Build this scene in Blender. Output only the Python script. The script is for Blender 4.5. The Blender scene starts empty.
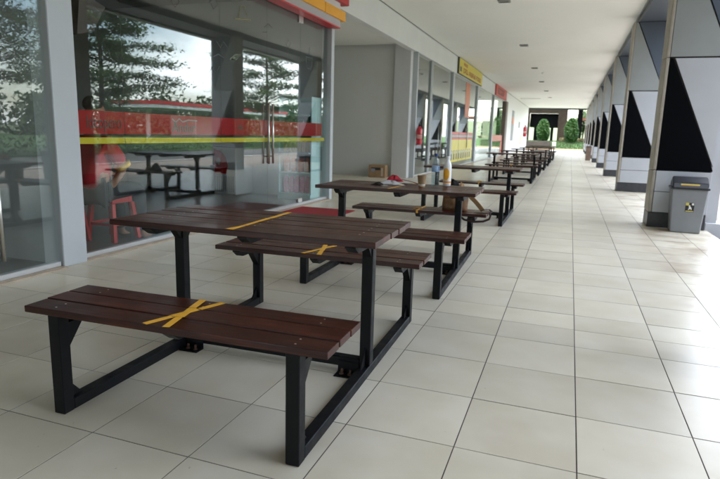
import bpy, bmesh, math, random
from mathutils import Vector, Matrix
random.seed(7)
S = bpy.context.scene
C = S.collection
R = math.radians
PI = math.pi

# ------------------------------------------------------------------ materials
MATS = {}
def srgb(r, g, b):
    f = lambda c: (c/255/12.92) if c/255 <= .04045 else ((c/255+.055)/1.055)**2.4
    return (f(r), f(g), f(b))
def mat(name, col, rough=.5, metal=0., spec=.5, var=0., vscale=8., vstretch=(1,1,1), bump=0., bscale=60., coat=0., isl=0., rvar=0., col2=None, trans=0., emit=None, obj=True):
    if name in MATS: return MATS[name]
    m = bpy.data.materials.new(name); m.use_nodes = True
    nt = m.node_tree; N = nt.nodes; L = nt.links
    b = N['Principled BSDF']
    b.inputs['Base Color'].default_value = (*col, 1)
    b.inputs['Roughness'].default_value = rough
    b.inputs['Metallic'].default_value = metal
    b.inputs['Specular IOR Level'].default_value = spec
    b.inputs['Coat Weight'].default_value = coat
    b.inputs['Coat Roughness'].default_value = .08
    b.inputs['Transmission Weight'].default_value = trans
    tc = N.new('ShaderNodeTexCoord'); mp = N.new('ShaderNodeMapping')
    mp.inputs['Scale'].default_value = vstretch
    L.new(tc.outputs['Object'], mp.inputs['Vector'])
    last = None
    if var or col2:
        nz = N.new('ShaderNodeTexNoise'); nz.inputs['Scale'].default_value = vscale
        nz.inputs['Detail'].default_value = 6; nz.inputs['Roughness'].default_value = .62
        L.new(mp.outputs['Vector'], nz.inputs['Vector'])
        rp = N.new('ShaderNodeValToRGB')
        c2 = col2 if col2 else tuple(min(1, c*(1+var)) for c in col)
        c1 = col if col2 else tuple(c*(1-var) for c in col)
        rp.color_ramp.elements[0].position = .32; rp.color_ramp.elements[1].position = .68
        rp.color_ramp.elements[0].color = (*c1, 1); rp.color_ramp.elements[1].color = (*c2, 1)
        L.new(nz.outputs['Fac'], rp.inputs['Fac']); last = rp.outputs['Color']
        if rvar:
            mr = N.new('ShaderNodeMapRange'); mr.inputs['To Min'].default_value = max(.02, rough-rvar); mr.inputs['To Max'].default_value = rough+rvar
            mr.inputs['From Min'].default_value = .3; mr.inputs['From Max'].default_value = .7
            L.new(nz.outputs['Fac'], mr.inputs['Value']); L.new(mr.outputs['Result'], b.inputs['Roughness'])
    if isl:
        g = N.new('ShaderNodeNewGeometry'); hs = N.new('ShaderNodeHueSaturation')
        mr = N.new('ShaderNodeMapRange'); mr.inputs['To Min'].default_value = 1-isl; mr.inputs['To Max'].default_value = 1+isl
        L.new(g.outputs['Random Per Island'], mr.inputs['Value']); L.new(mr.outputs['Result'], hs.inputs['Value'])
        if last: L.new(last, hs.inputs['Color'])
        else: hs.inputs['Color'].default_value = (*col, 1)
        last = hs.outputs['Color']
    if last: L.new(last, b.inputs['Base Color'])
    if bump:
        n2 = N.new('ShaderNodeTexNoise'); n2.inputs['Scale'].default_value = bscale; n2.inputs['Detail'].default_value = 4
        L.new(mp.outputs['Vector'], n2.inputs['Vector'])
        bp = N.new('ShaderNodeBump'); bp.inputs['Strength'].default_value = bump; bp.inputs['Distance'].default_value = .004
        L.new(n2.outputs['Fac'], bp.inputs['Height']); L.new(bp.outputs['Normal'], b.inputs['Normal'])
    if emit:
        b.inputs['Emission Color'].default_value = (*emit[0], 1); b.inputs['Emission Strength'].default_value = emit[1]
    MATS[name] = m
    return m

def glass_mat(name, tint, ior=1.55, add=0.0):
    if name in MATS: return MATS[name]
    m = bpy.data.materials.new(name); m.use_nodes = True
    nt = m.node_tree; N = nt.nodes; L = nt.links
    N.remove(N['Principled BSDF'])
    t = N.new('ShaderNodeBsdfTransparent'); t.inputs['Color'].default_value = (*tint, 1)
    g = N.new('ShaderNodeBsdfGlossy'); g.inputs['Roughness'].default_value = 0.0
    g.inputs['Color'].default_value = (.93, .97, .95, 1)
    f = N.new('ShaderNodeFresnel')
    ge = N.new('ShaderNodeNewGeometry'); mi = N.new('ShaderNodeMapRange')      # leaving face: no false total reflection
    mi.inputs['To Min'].default_value = ior; mi.inputs['To Max'].default_value = 1/ior
    L.new(ge.outputs['Backfacing'], mi.inputs['Value']); L.new(mi.outputs['Result'], f.inputs['IOR'])
    tc = N.new('ShaderNodeTexCoord'); nz = N.new('ShaderNodeTexNoise'); nz.inputs['Scale'].default_value = .9; nz.inputs['Detail'].default_value = 1
    bp = N.new('ShaderNodeBump'); bp.inputs['Strength'].default_value = .0015; bp.inputs['Distance'].default_value = .01
    L.new(tc.outputs['Object'], nz.inputs['Vector']); L.new(nz.outputs['Fac'], bp.inputs['Height'])
    L.new(bp.outputs['Normal'], g.inputs['Normal'])
    mx = N.new('ShaderNodeMixShader')
    ad = N.new('ShaderNodeMath'); ad.operation = 'ADD'; ad.inputs[1].default_value = add; ad.use_clamp = True
    L.new(f.outputs['Fac'], ad.inputs[0]); L.new(ad.outputs[0], mx.inputs['Fac'])
    L.new(t.outputs[0], mx.inputs[1]); L.new(g.outputs[0], mx.inputs[2])
    L.new(mx.outputs[0], N['Material Output'].inputs['Surface'])
    MATS[name] = m
    return m

def leaf_mat(name, c1, c2):
    if name in MATS: return MATS[name]
    m = bpy.data.materials.new(name); m.use_nodes = True
    nt = m.node_tree; N = nt.nodes; L = nt.links
    b = N['Principled BSDF']; b.inputs['Roughness'].default_value = .5
    g = N.new('ShaderNodeNewGeometry'); rp = N.new('ShaderNodeValToRGB')
    rp.color_ramp.elements[0].color = (*c1, 1); rp.color_ramp.elements[1].color = (*c2, 1)
    L.new(g.outputs['Random Per Island'], rp.inputs['Fac']); L.new(rp.outputs['Color'], b.inputs['Base Color'])
    tr = N.new('ShaderNodeBsdfTranslucent'); L.new(rp.outputs['Color'], tr.inputs['Color'])
    mx = N.new('ShaderNodeMixShader'); mx.inputs['Fac'].default_value = .3
    L.new(b.outputs[0], mx.inputs[1]); L.new(tr.outputs[0], mx.inputs[2])
    L.new(mx.outputs[0], N['Material Output'].inputs['Surface'])
    MATS[name] = m
    return m

def wood_mat():
    m = bpy.data.materials.new('varnished_wood'); m.use_nodes = True
    nt = m.node_tree; N = nt.nodes; L = nt.links
    b = N['Principled BSDF']
    tc = N.new('ShaderNodeTexCoord'); mp = N.new('ShaderNodeMapping'); mp.inputs['Scale'].default_value = (2.2, 34, 34)
    L.new(tc.outputs['Object'], mp.inputs['Vector'])
    g = N.new('ShaderNodeNewGeometry')
    ad = N.new('ShaderNodeVectorMath'); ad.operation = 'ADD'
    sc = N.new('ShaderNodeVectorMath'); sc.operation = 'SCALE'; sc.inputs[0].default_value = (37, 91, 13)
    L.new(g.outputs['Random Per Island'], sc.inputs['Scale'])
    L.new(mp.outputs['Vector'], ad.inputs[0]); L.new(sc.outputs['Vector'], ad.inputs[1])
    nz = N.new('ShaderNodeTexNoise'); nz.inputs['Scale'].default_value = 1.6; nz.inputs['Detail'].default_value = 7; nz.inputs['Roughness'].default_value = .65; nz.inputs['Distortion'].default_value = .6
    L.new(ad.outputs['Vector'], nz.inputs['Vector'])
    rp = N.new('ShaderNodeValToRGB'); e = rp.color_ramp.elements
    e[0].position = .28; e[0].color = (.011, .0030, .0019, 1)
    e[1].position = .78; e[1].color = (.150, .030, .0098, 1)
    k = e.new(.52); k.color = (.048, .0098, .0042, 1)
    L.new(nz.outputs['Fac'], rp.inputs['Fac'])
    hs = N.new('ShaderNodeHueSaturation')
    mr = N.new('ShaderNodeMapRange'); mr.inputs['To Min'].default_value = .72; mr.inputs['To Max'].default_value = 1.3
    L.new(g.outputs['Random Per Island'], mr.inputs['Value']); L.new(mr.outputs['Result'], hs.inputs['Value'])
    L.new(rp.outputs['Color'], hs.inputs['Color'])
    L.new(hs.outputs['Color'], b.inputs['Base Color'])
    # dust / wear
    n3 = N.new('ShaderNodeTexNoise'); n3.inputs['Scale'].default_value = 5; n3.inputs['Detail'].default_value = 8
    L.new(tc.outputs['Object'], n3.inputs['Vector'])
    mr2 = N.new('ShaderNodeMapRange'); mr2.inputs['From Min'].default_value = .35; mr2.inputs['From Max'].default_value = .65
    mr2.inputs['To Min'].default_value = .285; mr2.inputs['To Max'].default_value = .42
    L.new(n3.outputs['Fac'], mr2.inputs['Value']); L.new(mr2.outputs['Result'], b.inputs['Roughness'])
    bp = N.new('ShaderNodeBump'); bp.inputs['Strength'].default_value = .4; bp.inputs['Distance'].default_value = .002
    L.new(nz.outputs['Fac'], bp.inputs['Height']); L.new(bp.outputs['Normal'], b.inputs['Normal'])
    b.inputs['Specular IOR Level'].default_value = .34
    MATS['wood'] = m
    return m

def tile_mat():
    m = bpy.data.materials.new('cream_floor_tile'); m.use_nodes = True
    nt = m.node_tree; N = nt.nodes; L = nt.links
    b = N['Principled BSDF']
    tc = N.new('ShaderNodeTexCoord'); g = N.new('ShaderNodeNewGeometry')
    sc = N.new('ShaderNodeVectorMath'); sc.operation = 'SCALE'; sc.inputs[0].default_value = (53, 31, 17)
    L.new(g.outputs['Random Per Island'], sc.inputs['Scale'])
    ad = N.new('ShaderNodeVectorMath'); ad.operation = 'ADD'
    L.new(tc.outputs['Object'], ad.inputs[0]); L.new(sc.outputs['Vector'], ad.inputs[1])
    nz = N.new('ShaderNodeTexNoise'); nz.inputs['Scale'].default_value = 3.4; nz.inputs['Detail'].default_value = 3; nz.inputs['Roughness'].default_value = .5
    L.new(ad.outputs['Vector'], nz.inputs['Vector'])
    rp = N.new('ShaderNodeValToRGB'); e = rp.color_ramp.elements
    e[0].position = .3; e[0].color = (.590, .530, .405, 1); e[1].position = .7; e[1].color = (.655, .605, .49, 1)
    L.new(nz.outputs['Fac'], rp.inputs['Fac'])
    hs = N.new('ShaderNodeHueSaturation'); mr = N.new('ShaderNodeMapRange'); mr.inputs['To Min'].default_value = .91; mr.inputs['To Max'].default_value = 1.06
    L.new(g.outputs['Random Per Island'], mr.inputs['Value']); L.new(mr.outputs['Result'], hs.inputs['Value'])
    L.new(rp.outputs['Color'], hs.inputs['Color'])
    # brown dirt stains, scattered
    n4 = N.new('ShaderNodeTexNoise'); n4.inputs['Scale'].default_value = .8; n4.inputs['Detail'].default_value = 4; n4.inputs['Roughness'].default_value = .6
    L.new(tc.outputs['Object'], n4.inputs['Vector'])
    r4 = N.new('ShaderNodeMapRange'); r4.inputs['From Min'].default_value = .54; r4.inputs['From Max'].default_value = .85; r4.inputs['To Max'].default_value = .55
    L.new(n4.outputs['Fac'], r4.inputs['Value'])
    mx = N.new('ShaderNodeMixRGB'); mx.inputs['Color2'].default_value = (.30, .22, .15, 1)
    L.new(r4.outputs['Result'], mx.inputs['Fac']); L.new(hs.outputs['Color'], mx.inputs['Color1'])
    # brown grime that gathers along the foot of the pillars
    sx = N.new('ShaderNodeSeparateXYZ'); L.new(tc.outputs['Object'], sx.inputs['Vector'])
    gx = N.new('ShaderNodeMapRange'); gx.inputs['From Min'].default_value = .72; gx.inputs['From Max'].default_value = 1.2; gx.inputs['To Max'].default_value = .85
    L.new(sx.outputs['X'], gx.inputs['Value'])
    n7 = N.new('ShaderNodeTexNoise'); n7.inputs['Scale'].default_value = 2.4; n7.inputs['Detail'].default_value = 5
    L.new(tc.outputs['Object'], n7.inputs['Vector'])
    r7 = N.new('ShaderNodeMapRange'); r7.inputs['From Min'].default_value = .46; r7.inputs['From Max'].default_value = .70
    L.new(n7.outputs['Fac'], r7.inputs['Value'])
    mu = N.new('ShaderNodeMath'); mu.operation = 'MULTIPLY'; L.new(gx.outputs['Result'], mu.inputs[0]); L.new(r7.outputs['Result'], mu.inputs[1])
    mx0 = N.new('ShaderNodeMixRGB'); mx0.inputs['Color2'].default_value = (.27, .19, .12, 1)
    L.new(mu.outputs[0], mx0.inputs['Fac']); L.new(mx.outputs['Color'], mx0.inputs['Color1']); mx = mx0
    # small dark specks and scuffs
    n5 = N.new('ShaderNodeTexNoise'); n5.inputs['Scale'].default_value = 38; n5.inputs['Detail'].default_value = 3
    L.new(tc.outputs['Object'], n5.inputs['Vector'])
    r5 = N.new('ShaderNodeMapRange'); r5.inputs['From Min'].default_value = .735; r5.inputs['From Max'].default_value = .79; r5.inputs['To Max'].default_value = .5
    L.new(n5.outputs['Fac'], r5.inputs['Value'])
    mx2 = N.new('ShaderNodeMixRGB'); mx2.inputs['Color2'].default_value = (.12, .10, .085, 1)
    L.new(r5.outputs['Result'], mx2.inputs['Fac']); L.new(mx.outputs['Color'], mx2.inputs['Color1'])
    L.new(mx2.outputs['Color'], b.inputs['Base Color'])
    n6 = N.new('ShaderNodeTexNoise'); n6.inputs['Scale'].default_value = 2.3; n6.inputs['Detail'].default_value = 2
    L.new(tc.outputs['Object'], n6.inputs['Vector'])
    r6 = N.new('ShaderNodeMapRange'); r6.inputs['From Min'].default_value = .35; r6.inputs['From Max'].default_value = .68; r6.inputs['To Min'].default_value = .285; r6.inputs['To Max'].default_value = .35
    L.new(n6.outputs['Fac'], r6.inputs['Value']); L.new(r6.outputs['Result'], b.inputs['Roughness'])
    bp = N.new('ShaderNodeBump'); bp.inputs['Strength'].default_value = .012; bp.inputs['Distance'].default_value = .004
    L.new(nz.outputs['Fac'], bp.inputs['Height']); L.new(bp.outputs['Normal'], b.inputs['Normal'])
    b.inputs['Specular IOR Level'].default_value = .33
    MATS['tile'] = m
    return m

WOOD = wood_mat(); TILE = tile_mat()
BLACK = mat('black_painted_steel', (.004, .0045, .0055), .5, spec=.2, var=.25, vscale=14, rvar=.12, bump=.06, bscale=220)
GROUT = mat('dark_grout', (.075, .060, .047), .9, var=.3, vscale=5)
SCREW = mat('screw_zinc', (.62, .58, .52), .4, metal=.6)
RUST = mat('rusty_bolt', (.085, .040, .024), .8, var=.5, vscale=60)
TAPE = mat('yellow_tape', (.85, .45, .04), .42, var=.08, vscale=20)
WHITE = mat('white_wall_paint', (.70, .71, .70), .62, var=.03, vscale=1.3, bump=.12, bscale=90)
CEIL = mat('ceiling_paint', (.83, .84, .79), .8, var=.02, vscale=.6)
GREYW = mat('grey_wall_paint', (.66, .68, .65), .7, var=.03, vscale=1.0, bump=.1, bscale=80)
STONE = mat('beige_stone', (.42, .34, .25), .55, var=.2, vscale=9)
ALU = mat('aluminium', (.60, .61, .62), .35, metal=.75)
STEEL = mat('brushed_steel', (.62, .61, .58), .28, metal=1.)
GLASS = glass_mat('shop_glass', (.945, .965, .955), 1.5, .0)
GLASS_EDGE = mat('glass_edge_green', (.08, .16, .14), .2)
PAN_L = mat('pale_panel', (.27, .29, .283), .32, var=.06, vscale=2, bump=.25, bscale=2.5)
PAN_W = mat('white_panel', (.43, .45, .475), .3, var=.05, vscale=2, bump=.25, bscale=2.5)
PAN_K = mat('black_panel', (.003, .0034, .0045), .6, spec=.03)
PAN_S = mat('slate_panel', (.085, .105, .135), .28)
PAN_E = mat('cream_edge_cladding', (.34, .31, .255), .5, var=.12, vscale=6)
SEAM = mat('black_sealant', (.01, .01, .011), .7)
PLINTH = mat('plinth_dark', (.035, .037, .042), .4, var=.25, vscale=12)
BEAMM = mat('beam_slate', (.07, .085, .105), .5)
RED = mat('red_decal', (.34, .008, .012), .12, spec=.5)
YEL = mat('yellow_decal', (.58, .46, .02), .15)
SIGNY = mat('sign_yellow', (.80, .36, .008), .4, var=.06, vscale=3)
SIGNR = mat('sign_red', (.55, .016, .02), .35, var=.06, vscale=3)
SIGNW = mat('sign_white', (.66, .64, .66), .4)
SIGNG = mat('sign_grey', (.40, .37, .38), .5)
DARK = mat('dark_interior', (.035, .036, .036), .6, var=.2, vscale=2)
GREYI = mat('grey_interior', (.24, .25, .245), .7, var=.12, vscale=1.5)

# ------------------------------------------------------------------ helpers
def link(name, bm, m, parent=None, smooth=False, loc=None):
    me = bpy.data.meshes.new(name); bm.to_mesh(me); bm.free()
    for mm in (m if isinstance(m, (list, tuple)) else [m]): me.materials.append(mm)
    if smooth:
        for p in me.polygons: p.use_smooth = True
    o = bpy.data.objects.new(name, me); C.objects.link(o)
    if parent: o.parent = parent
    if loc: o.location = loc
    return o
def tag(o, label, cat, group=None, kind=None):
    if label: o['label'] = label
    if cat: o['category'] = cat
    if group: o['group'] = group
    if kind: o['kind'] = kind
    return o
def thing(name, label, cat, loc=(0,0,0), rz=0, group=None):
    o = bpy.data.objects.new(name, None); C.objects.link(o); o.empty_display_size = .1
    o.location = loc; o.rotation_euler = (0,0,rz)
    return tag(o, label, cat, group)
def struct(name, bm, m, **k):
    o = link(name, bm, m, **k); o['kind'] = 'structure'; return o
def B(): return bmesh.new()
def box(bm, x0, x1, y0, y1, z0, z1, bev=0., mi=0, seg=1):
    vs = [bm.verts.new(p) for p in ((x0,y0,z0),(x1,y0,z0),(x1,y1,z0),(x0,y1,z0),(x0,y0,z1),(x1,y0,z1),(x1,y1,z1),(x0,y1,z1))]
    fs = [bm.faces.new([vs[i] for i in q]) for q in ((3,2,1,0),(4,5,6,7),(0,1,5,4),(1,2,6,5),(2,3,7,6),(3,0,4,7))]
    for f in fs: f.material_index = mi
    if bev:
        es = list({e for f in fs for e in f.edges})
        r = bmesh.ops.bevel(bm, geom=es, offset=bev, segments=seg, affect='EDGES', profile=.5)
        for f in r['faces']: f.material_index = mi
    return vs
def bx(*a, **k):
    bm = B(); box(bm, *a, **k); return bm
def prism(bm, pts, axis, a, b, mi=0):
    """extrude a 2-D outline along an axis (x: pts are y,z; y: pts are x,z; z: pts are x,y)"""
    def P(p, t):
        return {'x': (t, p[0], p[1]), 'y': (p[0], t, p[1]), 'z': (p[0], p[1], t)}[axis]
    A = [bm.verts.new(P(p, a)) for p in pts]; Bv = [bm.verts.new(P(p, b)) for p in pts]
    fs = [bm.faces.new(A[::-1]), bm.faces.new(Bv)]
    n = len(pts)
    for i in range(n): fs.append(bm.faces.new((A[i], A[(i+1)%n], Bv[(i+1)%n], Bv[i])))
    for f in fs: f.material_index = mi
    bmesh.ops.recalc_face_normals(bm, faces=fs)
    return fs
def tube(bm, pts, rad, n=8, mi=0, cap=True):
    rads = rad if isinstance(rad, (list, tuple)) else [rad]*len(pts)
    pts = [Vector(p) for p in pts]; rings = []
    up = None
    for i, p in enumerate(pts):
        t = (pts[min(i+1, len(pts)-1)]-pts[max(i-1, 0)]).normalized()
        if up is None:
            up = Vector((0,0,1)) if abs(t.z) < .9 else Vector((1,0,0))
        u = t.cross(up)
        if u.length < 1e-4: u = t.cross(Vector((0,1,0)))
        u.normalize(); v = u.cross(t).normalized(); up = v
        rings.append([bm.verts.new(p+(u*math.cos(2*PI*k/n)+v*math.sin(2*PI*k/n))*rads[i]) for k in range(n)])
    fs = []
    for a, b in zip(rings, rings[1:]):
        for k in range(n): fs.append(bm.faces.new((a[k], a[(k+1)%n], b[(k+1)%n], b[k])))
    if cap:
        fs.append(bm.faces.new(rings[0][::-1])); fs.append(bm.faces.new(rings[-1]))
    for f in fs: f.material_index = mi
    bmesh.ops.recalc_face_normals(bm, faces=fs)
def lathe(bm, prof, c=(0,0,0), n=24, mi=0):
    rings = []
    for r, z in prof:
        rings.append([bm.verts.new((c[0]+r*math.cos(2*PI*k/n), c[1]+r*math.sin(2*PI*k/n), c[2]+z)) for k in range(n)])
    fs = []
    for a, b in zip(rings, rings[1:]):
        for k in range(n): fs.append(bm.faces.new((a[k], a[(k+1)%n], b[(k+1)%n], b[k])))
    fs.append(bm.faces.new(rings[0][::-1])); fs.append(bm.faces.new(rings[-1]))
    for f in fs: f.material_index = mi
    bmesh.ops.recalc_face_normals(bm, faces=fs)
def belt(bm, pts, w, th=.004, side=Vector((0,0,1))):
    pts = [Vector(p) for p in pts]; rows = []
    for i, p in enumerate(pts):
        d = (pts[min(i+1,len(pts)-1)]-pts[max(i-1,0)]).normalized()
        n = d.cross(side); n = n.normalized() if n.length > 1e-3 else Vector((1,0,0)); u = n.cross(d).normalized()
        rows.append([bm.verts.new(p+n*w/2*a+u*th/2*b) for a, b in ((-1,-1),(1,-1),(1,1),(-1,1))])
    for a, b in zip(rows, rows[1:]):
        for k in range(4): bm.faces.new((a[k], a[(k+1)%4], b[(k+1)%4], b[k]))
    bm.faces.new(rows[0][::-1]); bm.faces.new(rows[-1]); bmesh.ops.recalc_face_normals(bm, faces=bm.faces)
def text(name, body, size, m, parent, loc, rot, ext=.001, align='LEFT', sx=1.):
    cu = bpy.data.curves.new(name, 'FONT'); cu.body = body; cu.size = size; cu.extrude = ext; cu.align_x = align
    cu.materials.append(m)
    tmp = bpy.data.objects.new(name+'_curve', cu)
    me = bpy.data.meshes.new_from_object(tmp); me.name = name
    bpy.data.objects.remove(tmp); bpy.data.curves.remove(cu)
    if not me.materials: me.materials.append(m)
    o = bpy.data.objects.new(name, me); C.objects.link(o); o.parent = parent
    o.location = loc; o.rotation_euler = rot; o.scale = (sx, 1, 1)
    return o
def copy_tree(o, parent=None):
    c = o.copy(); C.objects.link(c); c.parent = parent
    for ch in list(o.children): copy_tree(ch, c)
    return c
FACE_X = (PI/2, 0, PI/2)      # text standing upright, facing +x (reads along +y)
FACE_NY = (PI/2, 0, 0)        # facing -y

# ------------------------------------------------------------------ camera
cam_d = bpy.data.cameras.new('Camera'); cam = bpy.data.objects.new('Camera', cam_d); C.objects.link(cam)
def basis(yaw, pitch, roll):
    f = Vector((math.sin(yaw)*math.cos(pitch), math.cos(yaw)*math.cos(pitch), math.sin(pitch)))
    r = Vector((math.cos(yaw), -math.sin(yaw), 0)); u = r.cross(f)
    c, s = math.cos(roll), math.sin(roll)
    return r*c+u*s, u*c-r*s, f
r_, u_, f_ = basis(-.344713847, -.186075637, .027697191)
M = Matrix((( r_.x, u_.x, -f_.x, 0), (r_.y, u_.y, -f_.y, 0), (r_.z, u_.z, -f_.z, 1.19355), (0,0,0,1)))
cam.matrix_world = M
cam_d.sensor_width = 36; cam_d.lens = 569.305/720*36
cam_d.clip_start = .05; cam_d.clip_end = 2000
cam_d.dof.use_dof = True; cam_d.dof.focus_distance = 2.7; cam_d.dof.aperture_fstop = 4.6
S.camera = cam

# ------------------------------------------------------------------ floor of separate tiles
TS = .45; GX0 = -.3224; GY0 = 2.0433
xs = [GX0+TS*i for i in range(-13, 6)]            # -6.17 .. 1.93
xs = [GX0+TS*i for i in range(-19, 5)] + [1.86]
ys = [GY0+TS*i for i in range(-33, 4)]
y = ys[-1]
for d in (.315, .324):
    y += d; ys.append(y)
while y < 58.2:
    y += TS; ys.append(y)
bm = B()
for i in range(len(xs)-1):
    for j in range(len(ys)-1):
        x0, x1, y0, y1 = xs[i], xs[i+1], ys[j], ys[j+1]
        if x1 < -3.95 and not (9.4 < y0 and y1 < 15.5): continue
        gx, gy, e = .0021, .0020, .0005
        z = random.uniform(-.0004, .0004); tx = random.uniform(-.0005, .0005); ty = random.uniform(-.0005, .0005)
        o = [bm.verts.new((X, Y, -.006)) for X, Y in ((x0+gx,y0+gy),(x1-gx,y0+gy),(x1-gx,y1-gy),(x0+gx,y1-gy))]
        t = [bm.verts.new((X, Y, z+dx*tx+dy*ty)) for X, Y, dx, dy in ((x0+gx+e,y0+gy+e,-1,-1),(x1-gx-e,y0+gy+e,1,-1),(x1-gx-e,y1-gy-e,1,1),(x0+gx+e,y1-gy-e,-1,1))]
        bm.faces.new(t)
        for k in range(4): bm.faces.new((o[k], o[(k+1)%4], t[(k+1)%4], t[k]))
struct('floor', bm, TILE)
bm = B(); box(bm, -9.2, 1.86, ys[0], ys[-1], -.3, -.0014)
struct('floor_bed', bm, GROUT)

# ground outside
PAVE = mat('outdoor_paving', (.235, .20, .175), .85, var=.2, vscale=3, bump=.3, bscale=30)
ASPH = mat('asphalt', (.055, .055, .057), .9, var=.3, vscale=4, bump=.4, bscale=60)
GRASS = mat('lawn_green', (.035, .085, .012), .9, var=.5, vscale=2.5, bump=.8, bscale=40)
SOIL = mat('dry_ground', (.10, .12, .055), .95, var=.4, vscale=.6)
struct('ground', bx(-300, 400, -300, 500, -1.2, -.31), SOIL)
struct('pavement', bx(1.87, 6.4, -40, 57.9, -.30, -.10), PAVE)
struct('kerb', bx(6.41, 6.56, -40, 90, -.30, -.06, bev=.015), mat('kerb_concrete', (.45,.44,.42), .8, var=.15))
struct('road', bx(6.57, 13.5, -60, 120, -.30, -.20), mat('grey_asphalt', (.085,.085,.083), .85, var=.15, vscale=1.5, bump=.3, bscale=40))
struct('verge', bx(13.51, 60, -60, 160, -.30, -.16), GRASS)

# ------------------------------------------------------------------ ceiling, beam, building shell
struct('ceiling', bx(-4.02, 1.19, -12, 58, 3.93, 4.05), CEIL)
struct('ceiling_shadow_gap', bx(-4.018, -4.004, -12, 58, 3.918, 3.9295), mat('shadow_gap_grey', (.10,.10,.095), .8))  # dark strip drawn for the shadow gap where ceiling meets fascia
struct('ceiling_edge_trim', bx(1.19, 1.215, -12, 58, 3.90, 4.05), mat('edge_trim_grey', (.33,.34,.34), .5))
struct('ceiling_beam', bx(1.216, 1.95, -12, 58, 3.77, 4.6), BEAMM)
struct('parapet_beam', bx(1.952, 2.15, -12, 58.6, 3.72, 5.4), PAN_L)
struct('roof', bx(-14, 1.94, -12, 58.6, 4.62, 4.8), GREYW)
bm = B(); box(bm, -9.4, -9.2, -12, 58, -.3, 4.6)
struct('back_wall', bm, GREYI)
tag(link('added_rear_wall', bx(-4.01, 9.0, -12.2, -12.0, -.3, 4.6), GREYW), 'unseen grey wall added behind the camera to keep light out of the walkway', 'wall')  # unseen, added to stop light coming in from behind
tag(link('added_side_blocker', bx(1.96, 2.14, -11.99, -2.6, -.3, 3.71), mat('light_blocker_dark', (.10,.10,.095), .7, var=.1)), 'unseen dark wall added beside the walkway behind the camera to block light', 'wall')  # unseen, added to block side light; dark to limit bounce
tag(link('added_sky_blocker', bx(2.145, 34.0, -3.0, -2.6, -.3, 15.0), MATS['light_blocker_dark']), 'tall unseen dark wall added towards the road to block skylight', 'wall')  # unseen, added and raised to cut skylight on the pillar fronts
struct('end_lintel_beam', bx(-4.6, 1.9, 58.02, 58.4, 3.80, 4.6), mat('lintel_black', (.02,.02,.02), .6))
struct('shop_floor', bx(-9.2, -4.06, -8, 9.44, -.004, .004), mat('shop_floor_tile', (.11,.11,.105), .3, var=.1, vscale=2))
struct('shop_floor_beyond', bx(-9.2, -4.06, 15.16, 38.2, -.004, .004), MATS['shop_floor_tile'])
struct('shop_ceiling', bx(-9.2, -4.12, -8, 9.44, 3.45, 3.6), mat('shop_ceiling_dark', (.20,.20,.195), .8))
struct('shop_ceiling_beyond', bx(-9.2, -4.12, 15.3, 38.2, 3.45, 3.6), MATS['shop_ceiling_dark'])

# fascia wall above the shops (one wall)
bm = B(); box(bm, -4.20, -4.02, -12, 38.2, 3.33, 4.6)
tag(link('fascia_wall', bm, WHITE), 'white fascia wall running above the row of shopfronts', 'wall')
# end wall of the arcade
bm = B(); box(bm, -4.60, -4.03, 38.2, 57.9, 0, 4.6)
tag(link('white_wall', bm, mat('bright_white_wall', (.80,.80,.79), .6, var=.02)), 'long plain white wall beyond the last shopfront', 'wall')
# recess walls
tag(link('recess_wall', bx(-9.19, -4.56, 15.13, 15.29, 0, 4.5), GREYW), 'grey wall facing the walkway at the open recess, behind the carton', 'wall')
tag(link('recess_pier', bx(-4.555, -4.12, 15.04, 15.29, 0, 4.5), mat('pier_grey', (.60,.61,.61), .65, var=.02)), 'pale grey wall pier between the recess and the second shopfront', 'pier')
tag(link('recess_side_wall', bx(-9.19, -4.05, 9.46, 9.60, 0, 4.5), GREYW), 'grey side wall of the first shop towards the recess', 'wall')
struct('recess_ceiling', bx(-9.19, -4.21, 9.61, 15.03, 3.50, 3.6), CEIL)
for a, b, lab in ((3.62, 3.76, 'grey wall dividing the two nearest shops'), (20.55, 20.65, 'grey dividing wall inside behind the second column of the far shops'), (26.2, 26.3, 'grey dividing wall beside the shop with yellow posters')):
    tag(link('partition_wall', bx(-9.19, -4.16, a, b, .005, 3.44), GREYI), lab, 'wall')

# skirting strip
def column(y0, y1, xf, xb, label, h=3.33, m=WHITE):
    t = thing('white_column', label, 'column', ((xf+xb)/2, (y0+y1)/2, 0), group='white columns between the shopfronts')
    w = (xf-xb)/2; d = (y1-y0)/2
    link('shaft', bx(-w, w, -d, d, 0, h, bev=.006), m, t)
    return t
COLW = mat('column_paint', (.43,.46,.475), .5, var=.025, vscale=2.2, bump=.08, bscale=120)
column(3.565, 3.818, -3.932, -4.15, 'wide white column between the two nearest glass shopfronts', m=COLW)
column(9.33, 9.452, -3.955, -4.15, 'slim white column at the corner of the grey recess, under the shop sign', 3.329, m=COLW)
column(15.295, 15.40, -3.99, -4.15, 'white column carrying the nearer red fire extinguisher', m=COLW)
column(20.30, 20.55, -4.0, -4.15, 'white column just before the shop with yellow posters', m=COLW)
column(25.9, 26.2, -4.0, -4.15, 'white column just beyond the shop with yellow posters', m=COLW)
column(31.6, 31.85, -4.0, -4.15, 'white column beneath the near end of the red sign', m=COLW)
bm = B(); box(bm, -4.3, -3.93, 37.2, 38.18, 0, 3.33, bev=.01)
tag(link('brown_column', bm, mat('brown_cladding', (.17,.135,.11), .6, var=.15)), 'brown clad column at the end of the shopfronts beside the white wall', 'column')

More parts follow.
